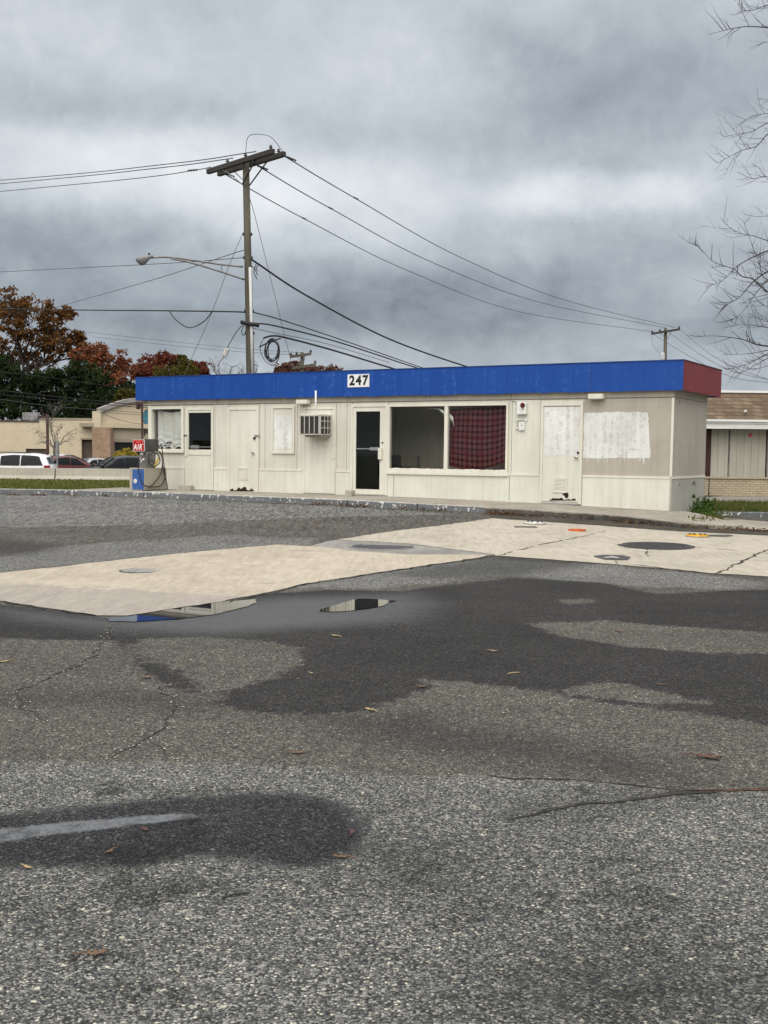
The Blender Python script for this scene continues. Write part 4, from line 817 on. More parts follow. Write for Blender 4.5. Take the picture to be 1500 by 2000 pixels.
o=wire('middle overhead line leaving the pole top for the far pole',[(497,318,PY-.2),(507,326,PY+.5),(642,405,42),(850,515,57),(1060,592,75),(1299,640,FY)],.017)
dead_end(o,onY(502,323,PY+.1),(1,.4,-.3)); dead_end(o,onY(641,404.5,42),(1,.4,-.35),.6)
o=wire('lowest overhead line from the left crossarm end past the pole to the far pole',[(433,334,PY+.9),(446,344,PY+1.3),(590,425,43),(800,530,58),(1020,610,76),(1276,648,FY)],.017)
dead_end(o,onY(437,337,PY+1),(1,.4,-.3)); dead_end(o,onY(589,424.5,43),(1,.4,-.35),.6)
for lb,pts in (('top line running left from the middle of the crossarm',[(500,296,PY-.4),(330,320,38),(0,352,50),(-700,405,75)]),('second line running left from the crossarm',[(455,309,PY+.5),(310,328,38),(0,359,50),(-700,420,75)]),('third line running left from the crossarm end',[(412,326,PY+1.1),(383,332,PY+1.6),(260,349,40),(0,374,50),(-700,440,75)])):
    o=wire(lb,pts,.015)
dead_end(o,onY(386,331.5,PY+1.5),(-1,.4,0))
wire('thin neutral line running left behind the street lamp',[(478,503,PY),(330,514,38),(120,525,46),(0,531,51),(-600,560,72)],.012)
wire('thin line sloping down left to the trees',[(478,488,PY),(440,500,PY+2),(300,546,45),(110,600,62)],.012)
wire('down guy falling left behind the store roof',[(474,456,PY),(447,520,PY+1),(410,620,PY+3),(374,700,PY+5),(340,775,PY+7)],.009,galv)
wire('down guy falling right behind the store roof',[(487,385,PY),(500,430,PY+1),(530,550,PY+2),(552,640,PY+3),(572,720,PY+4)],.009,galv)
wire('thick black bundled cable sagging right over the store roof',[(490,505,PY),(505,516,PY+.2),(600,578,36),(760,662,41),(915,717,46),(1010,742,49)],.030,cabm,'service_cable')
for i,pp in enumerate(([(492,520,PY),(498,526,PY),(503,538,PY)],[(500,516,PY),(496,532,PY),(502,545,PY)],[(505,516,PY),(501,524,PY),(503,530,PY)])):
    wire('short loose black cable end hanging at the pole',pp,.013,cabm,'cable_end',group='loose cable ends on the pole')
wire('upper black cable going right just above the roof',[(492,609,PY),(560,628,36),(700,675,42),(830,720,47),(930,752,50)],.018,cabm,'telephone_cable')
wire('black cable with a dark splice case at the pole going right',[(492,631,PY),(540,637,35),(660,668,40),(800,714,46),(900,744,50)],.024,cabm,'telephone_cable')
wire('black cable holding the coiled slack loops',[(515,660,PY-.2),(533,656,PY),(560,660,35),(650,684,39),(775,722,44),(840,740,47)],.030,cabm,'telephone_cable')
wire('thin cable between the coil and the pole',[(490,640,PY),(545,652,35),(640,672,39),(760,708,44)],.009,cabm,'telephone_cable')
b=MB()
for k in range(7):
    r1=random.Random(k); pts=[]
    cx_,cy_,ra,rb_=532+r1.uniform(-2,2),683+r1.uniform(-1,3),13.5+r1.uniform(-3,2),22+r1.uniform(-4,3)
    for i in range(25):
        a=2*math.pi*i/24; pts.append(onY(cx_+ra*math.cos(a)*(1+.05*math.sin(3*a+k)),cy_+rb_*math.sin(a),PY+.04*k-.2))
    b.tube(pts,.015 if k<5 else .008,6)
b.tube(spl([onY(516,658,PY),onY(508,680,PY),onY(518,705,PY),onY(535,713,PY),onY(545,700,PY)]),.010,6)
b.tube([onY(506,678,PY-.2),onY(530,666,PY-.1),onY(548,661,PY)],.022,6)
tag(b.build('cable_coil',cabm,None,smooth=True),'coil of slack black cable hanging beside the pole','cable coil')
MB_s=MB().tube([onY(470,629,PY-.2),onY(506,636,PY-.2)],.055,10); tag(MB_s.build('splice_case',cabm,None,smooth=True),'black splice case strapped across the pole','splice case')
a,b_=onY(444,680,PY),onY(437,698,PY)
o=MB().tube([a+(b_-a)*k for k in (0,.05,.9,1)],[.03,.085,.075,.03],8).build('junction_case',M('case_white',(.62,.61,.57),(.35,.34,.32),scale=(9,9,9)),None); tag(o,'white cylindrical splice case dangling from a thin cable left of the pole','splice case')
wire('thin cable from which the white case dangles',[(476,632,PY),(462,648,PY),(450,668,PY),(444,680,PY)],.012,cabm,'drop_cable')
wire('short cable tail hanging below the white case',[(438,697,PY),(430,706,PY),(425,716,PY)],.010,cabm,'drop_cable')
wire('black cable running left from the pole at roof height',[(480,611,PY),(462,609,PY+.5),(330,607,38),(0,603,52),(-700,590,80)],.022,cabm,'telephone_cable')
wire('slack loop of black cable hanging left of the pole',[(330,607,38),(345,626,37.5),(370,640,37),(398,628,36),(414,609,35.5)],.016,cabm,'telephone_cable')
wire('loose wire loop beside the pole base',[(478,632,PY),(472,646,PY),(476,655,PY),(483,640,PY)],.012,cabm,'drop_cable')
for lb,pts,r in (('upper thin far line above the red trees',[(590,689,78),(420,676,90),(165,648,110)],.016),('lower thin far line above the red trees',[(590,694,78),(420,683,90),(180,658,110)],.016),
  ('dark line across the pines, topmost',[(-200,708,48),(0,726,52),(120,741,54),(232,757,56),(300,768,57)],.014),('dark cable across the pines, upper of the close pair',[(-200,742,48),(0,763,52),(150,779,55),(290,793,57)],.022),('dark cable across the pines, lower of the close pair',[(-200,752,48),(0,771,52),(150,785,55),(290,797,57)],.018),
  ('thin line above the tan wall',[(-150,765,50),(0,780,52),(110,794,54),(290,807,57)],.012),('lower thin line above the tan wall',[(190,805,55),(240,808,56),(290,811,57)],.012),('sagging thin line in front of the tan gable',[(196,806,55),(230,819,56),(265,827,57),(292,828,57.5)],.012)):
    wire(lb,pts,r,cabm if 'dark' in lb else wirem)
# far pole at the right and mid pole
def far_pole(x,ytop,yb,Y,lb,arms_,r=.17,r2=None):
    a=onY(x,ytop,Y); b=onY(x+2,yb,Y); b=np.array([b[0],b[1],-1.2]); g=thing('utility_pole',lb,'utility pole',b)
    MB().tube([(0,0,0),tuple(a-b)],[r*1.3,r*.8],12).build('pole',wood,g,smooth=True)
    for (xa,ya,xb,yb_) in arms_:
        p,q_=onY(xa,ya,Y-.25),onY(xb,yb_,Y-.25); MB().bar(tuple(p-b),tuple(q_-b),.14,.17).build('crossarm',woodd if Y>90 else wood,g)
        for k in (.03,.3,.97): 
            c=p+(q_-p)*k; MB().lathe([(.03,.08),(.09,.12),(.09,.2),(.03,.3)],tuple(c-b),8).build('insulator',insm,g)
        for k in (.28,.72): MB().bar(tuple(p+(q_-p)*k-b),(0,0,(p+q_)[2]/2-b[2]-.6),.05,.02).build('brace',galv,g)
    return g,b
g,b0=far_pole(1300,641,720,FY,'distant utility pole with one crossarm above the right end of the roof',[(1272,652,1328,643)])
c=onY(1294,698,FY-.4)-b0; MB().lathe([(.16,-.35),(.18,-.3),(.18,.3),(.14,.38),(.001,.42)],tuple(c),12).build('transformer',M('can_grey',(.55,.56,.56),(.45,.45,.45)),g,smooth=True)
far_pole(590,688,730,78,'mid distance utility pole with two crossarms above the blue fascia',[(567,697,608,691),(570,719,617,712)],.15)
for lb,pts in (('upper line leaving the far pole to the right',[(1327,643,FY),(1400,700,80),(1500,741,70),(1700,800,60)]),('middle line leaving the far pole to the right',[(1300,645,FY),(1380,700,82),(1450,730,75),(1560,752,66)]),('lower line leaving the far pole to the right',[(1275,652,FY),(1340,692,85),(1420,733,78),(1500,747,70),(1620,752,62)])): wire(lb,pts,.016)
wire('thin drop wire beside the far pole',[(1273,655,FY-1),(1276,675,FY-1),(1290,690,FY-1)],.012)

# ------------------------------------------------------------------ background: grass, barrier, strip mall, cars
grassm=M('turf_soil',(.10,.105,.035),(.16,.14,.055),scale=(1.2,1.2,1.2),rough=.95,lo=.4,hi=.6,bump=.5,bscale=30)
blade=LEAF('grass_blade',(.05,.08,.02),(.10,.115,.03),(.22,.19,.08),.3)
gl=[tuple(onY(x,y,Y)[:2]) for x,y,Y in ((-260,960,32.3),(249,957,29.3),(262,950,31.2),(250,940,54),(-260,940,54))]
q0=loc2w(-26,1.93)[:2]; q1=loc2w(-15.25,1.93)[:2]; q2=loc2w(-15.25,-5.)[:2]
gl=[tuple(q0),tuple(q1),tuple(q2),(onY(252,940,53.5)[0],53.5),(onY(-320,940,53.5)[0],53.5)]
def grass_z(X,Y): return np.maximum(zg(X,Y)+.03,np.interp(Y,[24,29,33,40,54],[-.03,-.03,-.13,-.24,-.44]))
sheet('grass_verge',gl,.0,grassm,zf=grass_z,depth=.3)
def blades(name,inside,n,h,zf,label,w_=.012):
    (xa,xb,ya,yb)=inside; X=rng.uniform(xa,xb,n*3);Y=ya+(yb-ya)*rng.random(n*3)**1.6
    return X,Y
def in_poly(X,Y,P):
    ins=np.zeros(len(X),bool); P=np.array(P)
    for a,b in zip(P,np.roll(P,-1,0)):
        c=(a[1]>Y)!=(b[1]>Y); ins^=c&(X<(b[0]-a[0])*(Y-a[1])/(b[1]-a[1]+1e-12)+a[0])
    return ins
def grass(name,poly,n,h,zf,wd=.015,bias=1.):
    P=np.array(poly); X=rng.uniform(P[:,0].min(),P[:,0].max(),n*4); Y=P[:,1].min()+(P[:,1].max()-P[:,1].min())*rng.random(n*4)**bias
    k=np.where(in_poly(X,Y,poly))[0][:n]; X,Y=X[k],Y[k]; Z=np.array([float(zf(x,y)) for x,y in zip(X,Y)]); H=h*rng.uniform(.4,1.3,len(X)); a=rng.uniform(0,6.28,len(X)); lx,ly=rng.normal(0,.5,len(X))*H,rng.normal(0,.5,len(X))*H
    c,s_=np.cos(a)*wd,np.sin(a)*wd
    Vq=np.stack([np.stack([X-c,Y-s_,Z],-1),np.stack([X+c,Y+s_,Z],-1),np.stack([X+lx,Y+ly,Z+H],-1)],1)
    return tag(quads(name,Vq,blade,nv=3),kind='stuff')
grass('grass',gl,16000,.085,grass_z,.02,1.7)
# low concrete barrier
barm=PAINT('barrier_concrete',(.44,.40,.32),(.36,.325,.26),(.25,.22,.17)); BY=55.
bz=float(zg(-10,BY))
def barrier(x0,x1,lb):
    xa,xb=onY(x0,925,BY)[0],onY(x1,925,BY)[0]; g=thing('concrete_barrier',lb,'barrier',((xa+xb)/2,BY,bz-.05),0,'concrete barrier sections along the road'); h=(xb-xa)/2-.015
    prof=[(-.26,0),(-.26,.09),(-.12,.26),(-.085,.63),(.085,.63),(.12,.26),(.26,.09),(.26,0)]; n=len(prof)
    vs=[(-h,y,z) for y,z in prof]+[(h,y,z) for y,z in prof]
    MB().add(vs,[tuple(range(n)),tuple(range(2*n-1,n-1,-1))]+[(i,(i+1)%n,(i+1)%n+n,i+n) for i in range(n)]).build('body',barm,g,bevel=.01)
barrier(-130,108.5,'long low concrete barrier section in front of the white minivan'); barrier(109.5,340,'long low concrete barrier section in front of the dark car'); barrier(-380,-131,'concrete barrier section beyond the left edge')
# tan strip mall
tan=PAINT('tan_stucco',(.56,.475,.335),(.51,.43,.30),(.45,.38,.26),streak=.3); tand=PAINT('tan_band',(.33,.29,.215),(.28,.24,.175),None,streak=.2); browm=M('brown_trim',(.10,.075,.055),(.07,.05,.04)); darkg=M('dark_opening',(.012,.011,.011),(.02,.018,.016),rough=.3)
def BRICK(name,c1,c2,mo,sx,sz):
    m=bpy.data.materials.new(name); m.use_nodes=True; t=NT(m.node_tree); tc=t.n('ShaderNodeTexCoord',out=3); s3=t.t.nodes.new('ShaderNodeSeparateXYZ'); t.link(tc,s3.inputs[0])
    v=t.n('ShaderNodeCombineXYZ',{0:t.m('ADD',s3.outputs[0],s3.outputs[1]),1:s3.outputs[2],2:0.})
    nd=t.t.nodes.new('ShaderNodeTexBrick'); t.link(v,nd.inputs['Vector'])
    for k,x in (('Color1',c1),('Color2',c2),('Mortar',mo)): nd.inputs[k].default_value=(*x,1)
    nd.inputs['Scale'].default_value=1; nd.inputs['Brick Width'].default_value=sx; nd.inputs['Row Height'].default_value=sz; nd.inputs['Mortar Size'].default_value=sz*.09; nd.inputs['Bias'].default_value=0
    c=t.mix(t.step(t.noise(tc,2.2,4),.3,.7,0,.4),nd.outputs[0],tuple(q*.6 for q in c1))
    p=t.n('ShaderNodeBsdfPrincipled',{'Base Color':c,'Roughness':.9,'Normal':t.n('ShaderNodeBump',{'Height':nd.outputs[1],'Strength':-.6,'Distance':.01} ) }); o=t.t.nodes.new('ShaderNodeOutputMaterial'); t.link(p,o.inputs[0]); return m
brk=BRICK('tan_brick',(.27,.16,.095),(.36,.235,.15),(.36,.30,.22),.3,.10)
MY=85.; X=lambda px,Y=MY: float(onY(px,860,Y)[0]); Z=lambda py,Y=MY,px=120: float(onY(px,py,Y)[2])
GZ_=float(zg(-25,MY))
mall=thing('strip_mall','tan stucco strip mall with a brick pier and arched gable sign','strip mall',(X(185),MY,GZ_))
mx=lambda px:X(px)-X(185); mz=lambda py:Z(py)-GZ_
xl=X(-420)-X(185)
b=wall_holes(xl,0,0,mz(825),0,.3,[(mx(159),0,mx(184.5),mz(855)),(mx(50),0,mx(90),mz(877))]); b.build('wall',tan,mall)
MB().box(mx(77),.001,mz(825)+.001,0,.3,mz(819.5)).build('parapet',tan,mall)
MB().box(xl,-.06,mz(825)+.0,mx(77),.36,mz(825)+.12).build('coping',browm,mall); MB().box(mx(77),-.06,mz(819.5),0,.36,mz(819.5)+.12).build('coping',tand,mall)
MB().box(xl,.3,0,mx(192),9,mz(830)).build('roof',browm,mall)
rb=MB().box(.2,.36,0,30,9,3.4).build('rear_block',tand,mall)
MB().box(mx(158),-.10,mz(858),mx(184.5),.0-.001,mz(854.5)).build('lintel',tand,mall)
dd=MB().box(mx(168),.9,0,mx(184),.95,mz(860)).build('door',M('door_grey',(.12,.115,.11),(.15,.14,.13)),mall); MB().box(mx(159.5),.301,0,mx(167.5),1.0,mz(857)).build('recess',brk,mall)
MB().box(mx(50.5),.15,0,mx(89.5),.2,mz(877.5)).build('loading_door',browm,mall)
MB().box(mx(160),-.75,mz(833),mx(187),-.001,mz(826)).build('canopy',tand,mall)
MB().box(0,-.75,0,mx(220)-mx(185),.9,mz(834)).build('brick_pier',brk,mall)
MB().box(0,-.65,mz(834)+.001,.62,.4,mz(803)).build('pier_cap',tan,mall)
sec=bpy.data.objects.new('gable_front',bpy.data.meshes.new('gable_front')); 
# gable front, turned away to the right
ga=math.radians(38); GO=np.array([mx(197),-.2,0]); gx2=np.array([math.cos(ga),math.sin(ga),0])
def gp(px,py):                                           # pixel -> gable plane (s, height)
    d=ray(px,py); o_=np.array([X(185),MY,0])+GO; nrm=np.array([-gx2[1],gx2[0],0]); k=((o_-CAM)@nrm)/(d@nrm); P=CAM+d*k; return float((P-o_)@gx2),float(P[2]-GZ_)
bpy.data.objects.remove(sec)
rb.location=tuple(GO); rb.rotation_euler=(0,0,ga)
def gmesh(name,poly,y0,y1,m):
    o=MB().prism_xz(poly,y0,y1).build(name,m,mall); o.location=tuple(GO); o.rotation_euler=(0,0,ga); return o
arc=[gp(*q) for q in ((196,806),(213,799),(230,793),(246,788.5),(262,786),(280,784.5))]; s_end=arc[-1][0]; R_=[(2*s_end-s,z) for s,z in arc[::-1][1:]]
zc=gp(196,826)[1]; zc2=zc-.0
outl=arc+R_; gmesh('gable',[(outl[0][0],zc)]+outl+[(outl[-1][0],zc)],0,.35,tan)
eav=[(s-.1 if i==0 else s,z) for i,(s,z) in enumerate(outl)]
gmesh('gable_coping',[(s,z+.02) for s,z in eav]+[(s,z+.34) for s,z in eav[::-1]],-.25,.45,M('coping_grey',(.30,.28,.26),(.24,.22,.2)))
gmesh('cornice',[(-.3,zc-.34),(2*s_end+.6,zc-.34),(2*s_end+.6,zc-.003),(-.3,zc-.003)],-.35,.3,tan)
zb=gp(240,858)[1]; gmesh('wall',[(-.0,zb),(2*s_end+.4,zb),(2*s_end+.4,zc-.343),(0,zc-.343)],-.02,.3,PAINT('tan_lower',(.42,.36,.26),(.37,.315,.225)))
gmesh('lintel',[(.6,zb-.22),(2*s_end+.4,zb-.22),(2*s_end+.4,zb-.003),(.6,zb-.003)],-.08,.3,tand)
wf=gmesh('storefront',[(1.0,0),(2*s_end,0),(2*s_end,zb-.225),(1.0,zb-.225)],.1,.2,darkg)
for i in range(5): o=MB().box(1.0+i*2.2,.02,0,1.08+i*2.2,.095,zb-.23).build('mullion',alum,wf)
lg=gp(283,815.5); lr=abs(gp(283,801)[1]-lg[1])
o=MB().lathe([(lr*.86,0),(lr,0),(lr,.05),(lr*.86,.05)],(lg[0]+.3,-.002,lg[1]),36,'y').build('emblem_ring',M('emblem_teal',lin(70,125,140),lin(60,110,128)),mall); o.location=tuple(GO); o.rotation_euler=(0,0,ga)
for k in range(4): 
    zz=lg[1]-lr*.5+lr*.32*k; o=MB().lathe([(.07,0),(.09,.03),(.001,.05)],(lg[0]+.0,-.002,zz),10,'y').build('emblem_bone',M('emblem_grey',lin(90,100,105)),mall) ; o.location=tuple(GO); o.rotation_euler=(0,0,ga)
blt=M('letter_black',(.03,.03,.032))
def gtext(body,px,py,size):
    s_,z_=gp(px,py); p=GO+gx2*s_+np.array([gx2[1],-gx2[0],0])*.03; o=text('lettering',body,size,blt,mall,p[0],p[1],z_,ga,1,0,.01,.02,align='LEFT'); return o
gtext('Or',281,806,.62); gtext('Br',281,818,.62); gtext('PO',280,846,.62)
# rooftop lamp poles, sign post, yellow bush
brp=M('brown_pole',(.07,.03,.022),(.05,.022,.018),rough=.5)
def lamp_pole(px,ytop,Y,head,lb):
    x=float(onY(px,860,Y)[0]); z=float(zg(x,Y)); zt=float(onY(px,ytop,Y)[2])-z; g=thing('parking_lot_lamp',lb,'lamp post',(x,Y,z))
    k=.055 if px>200 else .075; MB().box(-k,-k,0,k,k,zt).build('pole',brp,g)
    xa,xb=(float(onY(h,860,Y)[0])-x for h in head); za=float(onY(px,ytop-1,Y)[2])-z
    MB().box(xa,-.3,za-.42,xb,.3,za+.05).build('lamp_head',M('lamp_box',(.30,.30,.30),(.16,.15,.14),scale=(2,2,2)) if px<200 else brp,g,bevel=.03)
    if px<200: MB().box(xb,-.06,za-.3,-.0901,.06,za-.14).build('arm',brp,g)
    else: MB().box(xb,-.05,za-.3,-.0901,.05,za-.1).build('arm',brp,g)
    return g
lamp_pole(93,809,74,(47,76),'slim brown lamp pole with a grey box head by the bare tree'); lamp_pole(278,787,70,(268,273),'dark red brown pole in front of the arched gable')
def post(px,y0,y1,Y,lb):
    x=float(onY(px,860,Y)[0]); z=float(zg(x,Y)); g=thing('sign_post',lb,'sign',(x,Y,z)); h=float(onY(px,y0,Y)[2])-z
    MB().bar((0,0,0),(0,0,h),.06,.06).build('post',galv,g); MB().box(-.09,.04,h-.85,.09,.07,h).build('sign_plate',M('sign_back',(.24,.25,.25),(.2,.2,.2)),g)
post(111.5,861,913,58,'thin grey road sign seen edge on behind the barrier')

# cars across the road
def carpaint(name,c,met=.0): 
    m=M(name,c,tuple(q*.9 for q in c),scale=(2,2,2),rough=.22,spec=.6,metal=met); return m
cglass=M('car_glass',(.006,.007,.008),(.010,.011,.012),rough=.08,spec=.12); cshield=M('windshield_glass',(.03,.035,.038),(.04,.045,.05),rough=.06,spec=.9); tyre=M('tyre',(.015,.015,.015)); rimm=M('rim',(.35,.35,.36),rough=.3,metal=.8); redl=M('tail_red',(.20,.008,.008),rough=.2)
def car(name,label,cat,loc,rz,L,Wd,prof,paint,wins,shield,rear,belt=.98,lamps=True):
    g=thing(name,label,cat,loc,rz); xs=np.linspace(0,L,41); zt=np.interp(xs,[p[0] for p in prof],[p[1] for p in prof]); vs=[];fs=[]; rings=[]
    k_=np.convolve(np.pad(zt,2,'edge'),[.1,.2,.4,.2,.1],'valid'); zt=.35*zt+.65*k_
    def half(x): return Wd/2*(1-.16*abs(2*x/L-1)**3.5)
    def ring(x,z):
        h=half(x); out=[(h*.93,.26),(h,.45),(h,.72),(h*.985,min(belt,z-.06))]
        if z>belt+.12: 
            e=z-belt; out+=[(h*.985-.10*e,belt+.35*e),(h*.985-.24*e,belt+.72*e),(h*.985-.40*e,z-.07),(h*.985-.62*e,z-.005)]
        else: out+=[(h*.95,z-.045),(h*.90,z-.03),(h*.82,z-.015),(h*.7,z-.005)]
        out+=[(0,z+.025)]; return out
    n=0
    for x,z in zip(xs,zt):
        r_=ring(x,z); full=[(y,q) for y,q in r_]+[(-y,q) for y,q in r_[-2::-1]]; n=len(full); vs+=[(L/2-x,y,q) for y,q in full]
    for i in range(len(xs)-1):
        for j in range(n-1): fs.append((i*n+j,i*n+j+1,(i+1)*n+j+1,(i+1)*n+j))
        fs.append((i*n+n-1,i*n,(i+1)*n,(i+1)*n+n-1))
    fs+=[tuple(range(n)),tuple((len(xs)-1)*n+j for j in range(n))[::-1]]
    MB().add(vs,fs).build('body',paint,g,smooth=True)
    def surf(x,f,s):
        z=float(np.interp(x,xs,zt)); e=max(z-belt,.05); h=half(x); zz=belt+f*e; y=np.interp(f,[0,.35,.72,1.],[h*.985,h*.985-.10*e,h*.985-.24*e,h*.985-.40*e]); return (L/2-x,s*(y+.03),zz)
    for poly in wins:
        for s in (1,-1):
            # fill by strips between the lower and the upper edge
            lo=[p for p in poly[0]]; hi=[p for p in poly[1]]; m_=14; v2=[];f2=[]
            for i in range(m_+1):
                q=i/m_
                for j in range(5):
                    xl_=np.interp(q,np.linspace(0,1,len(lo)),[p[0] for p in lo]); fl=np.interp(q,np.linspace(0,1,len(lo)),[p[1] for p in lo]); xh=np.interp(q,np.linspace(0,1,len(hi)),[p[0] for p in hi]); fh=np.interp(q,np.linspace(0,1,len(hi)),[p[1] for p in hi]); k=j/4
                    v2.append(surf(xl_+(xh-xl_)*k,fl+(fh-fl)*k,s))
            for i in range(m_):
                for j in range(4): f2.append((i*5+j,i*5+j+1,(i+1)*5+j+1,(i+1)*5+j))
            MB().add(v2,f2).build('side_window',cglass,g,smooth=True)
    for nm,(xa,xb) in (('windshield',shield),('rear_window',rear)):
        v2=[];f2=[]
        for i in range(9):
            x=xa+(xb-xa)*i/8; z=float(np.interp(x,xs,zt)); e=max(z-belt,.05); h=half(x)*.985-.55*e-.05
            for j in range(9):
                u=j/4-1; v2.append((L/2-x+(.02 if nm=='windshield' else -.02),u*h,z+.035+.025*(1-abs(u))))
        for i in range(8):
            for j in range(8): f2.append((i*9+j,i*9+j+1,(i+1)*9+j+1,(i+1)*9+j))
        MB().add(v2,f2).build(nm,cshield if nm=='windshield' else cglass,g,smooth=True)
    for x in (L*.19,L*.80):
        for s in (1,-1):
            wh=MB().lathe([(.20,-.10),(.31,-.11),(.33,-.07),(.33,.07),(.31,.11),(.20,.10)],(L/2-x,s*(Wd/2-.10),.33),24,'y').build('wheel',tyre,g,smooth=True)
            MB().lathe([(.19,-.105),(.20,0),(.19,.105)],(L/2-x,s*(Wd/2-.10),.33),20,'y').build('rim',rimm,wh)
    for s in (1,-1):
        MB().box(-L/2+.01,s*(Wd/2*.86),.78,-L/2+.36,s*(Wd/2*.93),1.12).build('tail_light',redl,g,bevel=.03)
        MB().box(L/2-.45,s*(Wd/2*.62),.62,L/2-.12,s*(Wd/2*.88),.76).build('headlight',chrome,g,bevel=.03)
        MB().box(L*.5-L*.30,s*(Wd/2*.985),belt-.02,L*.5-L*.30+.18,s*(Wd/2+.17),belt+.13).build('side_mirror',paint,g,bevel=.03)
    return g
def groundz(px,Y): x=float(onY(px,880,Y)[0]); return x,float(zg(x,Y))
x,z=groundz(107,64); zt_=float(onY(50,884.5,64)[2])-z
g=car('minivan','white minivan with dark side windows parked across the road','minivan',(x-2.55,64,z+zt_-1.80),math.pi,5.1,1.98,[(0,.70),(.25,.86),(1.0,1.02),(1.9,1.58),(2.3,1.74),(3.0,1.80),(4.2,1.76),(4.75,1.66),(5.0,1.15),(5.1,.8)],carpaint('white_car_paint',(.72,.72,.72)),
  [([(1.35,.08),(2.25,.06)],[(2.05,.80),(2.25,.84)]),([(2.32,.06),(3.4,.06)],[(2.32,.84),(3.4,.86)]),([(3.46,.06),(4.68,.10)],[(3.46,.86),(4.45,.84)])],(1.15,1.95),(4.78,4.98),belt=1.05)
g.rotation_euler=(0,0,math.pi); 
for s in (1,-1): MB().bar((-1.4,s*.62,1.80),(.4,s*.62,1.83),.05,.05).build('roof_rail',dark,g)
sed=[(0,.62),(.3,.80),(1.2,.95),(1.55,1.05),(2.15,1.42),(2.7,1.50),(3.4,1.46),(4.0,1.22),(4.3,1.08),(4.7,1.02),(4.8,.7)]
suv=[(0,.70),(.2,.95),(1.2,1.08),(1.5,1.15),(2.1,1.58),(2.7,1.68),(4.0,1.66),(4.5,1.55),(4.8,1.15),(4.85,.7)]
swin=[([(1.75,.10),(2.6,.08)],[(2.25,.84),(2.6,.88)]),([(2.66,.08),(3.75,.14)],[(2.66,.88),(3.45,.84)])]
uwin=[([(1.6,.08),(2.6,.06)],[(2.2,.82),(2.6,.86)]),([(2.66,.06),(3.55,.06)],[(2.66,.86),(3.55,.86)]),([(3.62,.06),(4.6,.14)],[(3.62,.86),(4.4,.82)])]
def put(name,lb,cat,pxc,ytop,Y,rz,prof,paint,wins,sh,re,belt,L=4.8,Wd=1.85):
    x,z=groundz(pxc,Y); top=float(onY(pxc,ytop,Y)[2]); h=max(p[1] for p in prof)+.03
    return car(name,lb,cat,(x,Y,top-h),rz,L,Wd,prof,paint,wins,sh,re,belt)
put('car','white car mostly hidden behind the red car','car',103,886,73,math.pi*.92,sed,carpaint('white_paint_far',(.68,.68,.68)),swin,(1.35,2.2),(3.5,4.15),.95)
put('car','dark red car with its rear towards the bare tree','car',141,889.5,66.5,.62,[(0,.62),(.3,.85),(1.0,.98),(1.4,1.08),(2.1,1.46),(2.7,1.54),(3.5,1.48),(4.1,1.18),(4.3,.98),(4.35,.7)],carpaint('red_car_paint',(.10,.010,.009)),[([(1.65,.10),(2.55,.08)],[(2.15,.84),(2.55,.88)]),([(2.6,.08),(3.6,.2)],[(2.6,.88),(3.4,.84)])],(1.3,2.15),(3.6,4.15),.98,4.35,1.8)
put('car','silver car seen from the front between the red and the black car','car',172,893.5,68.5,math.pi*1.22,sed,carpaint('silver_car_paint',(.36,.37,.38),.4),swin,(1.35,2.2),(3.5,4.15),.95)
put('car','black estate car with a pale windshield beside the air pump','car',228,889.5,62.,math.pi*1.16,suv,M('black_car_paint',(.008,.009,.011),(.01,.011,.013),rough=.25,spec=.35),uwin,(1.35,2.15),(4.5,4.8),1.08,4.85,1.9)

# building with the shingled mansard on the right
RY=36.; XR=lambda px:float(onY(px,880,RY)[0]); ZR=lambda py,Y=RY:float(onY(1440,py,Y)[2])
xa,xb=XR(1325),XR(2050); gzr=-.24
mb_=thing('mansard_building','low building with a brown shingle mansard and pale ribbed panels','building',(xa,RY,gzr)); Lm=xb-xa
zr=lambda py,Y=RY: ZR(py,Y)-gzr; xr=lambda px:XR(px)-xa
shing=BRICK('brown_shingles',(.105,.07,.042),(.20,.142,.088),(.06,.04,.024),.30,.12)
zbr=zr(935); zfa0,zfa1=zr(838.5),zr(820.5); ztop=zr(766)
MB().box(0,0,-.3,Lm,.25,zbr).build('brick_base',BRICK('cream_brick',(.40,.33,.22),(.47,.39,.27),(.16,.13,.09),.22,.075),mb_)
MB().box(-.02,-.05,zbr,Lm,.28,zbr+.06).build('brick_sill',M('cream_sill',(.42,.36,.26),(.36,.3,.21)),mb_)
pan=PAINT('ribbed_panel',(.42,.405,.34),(.36,.345,.285),(.28,.26,.21))
def ribs(x0,x1):
    b=MB(); k=x0; 
    while k<x1-.05: b.box(k,.10 if int(round((k-x0)/.115))%2 else .085,zbr+.061,min(k+.114,x1),.2,zfa0); k+=.115
    return b.build('ribbed_panel',pan,mb_)
ribs(xr(1390),xr(1424)); ribs(xr(1427),xr(1499)); ribs(xr(1502),xr(1600)); ribs(xr(1603),Lm)
for p in (1425.5,1500.5,1601.5): MB().box(xr(p)-.02,.06,zbr+.061,xr(p)+.02,.084,zfa0).build('panel_joint',seamd,mb_)
MB().box(0,-.02,zbr+.061,xr(1378),.25,zfa0).build('wall',pan,mb_); MB().box(xr(1378.5),.02,zbr-.0+.061,xr(1389),.15,zfa0).build('dark_post',M('dark_brown',(.035,.014,.011),(.05,.02,.016)),mb_)
MB().box(-.1,-.55,zfa0,Lm,-.51,zfa1-.13).box(-.1,-.58,zfa1-.129,Lm,-.51,zfa1-.07).box(-.1,-.63,zfa1-.069,Lm,-.51,zfa1).build('white_fascia',M('fascia_white',(.70,.70,.66),(.62,.62,.58),scale=(1,4,4)),mb_)
MB().box(-.1,-.509,zfa0+.02,Lm,.6,zfa0+.06).build('soffit',friezem,mb_)
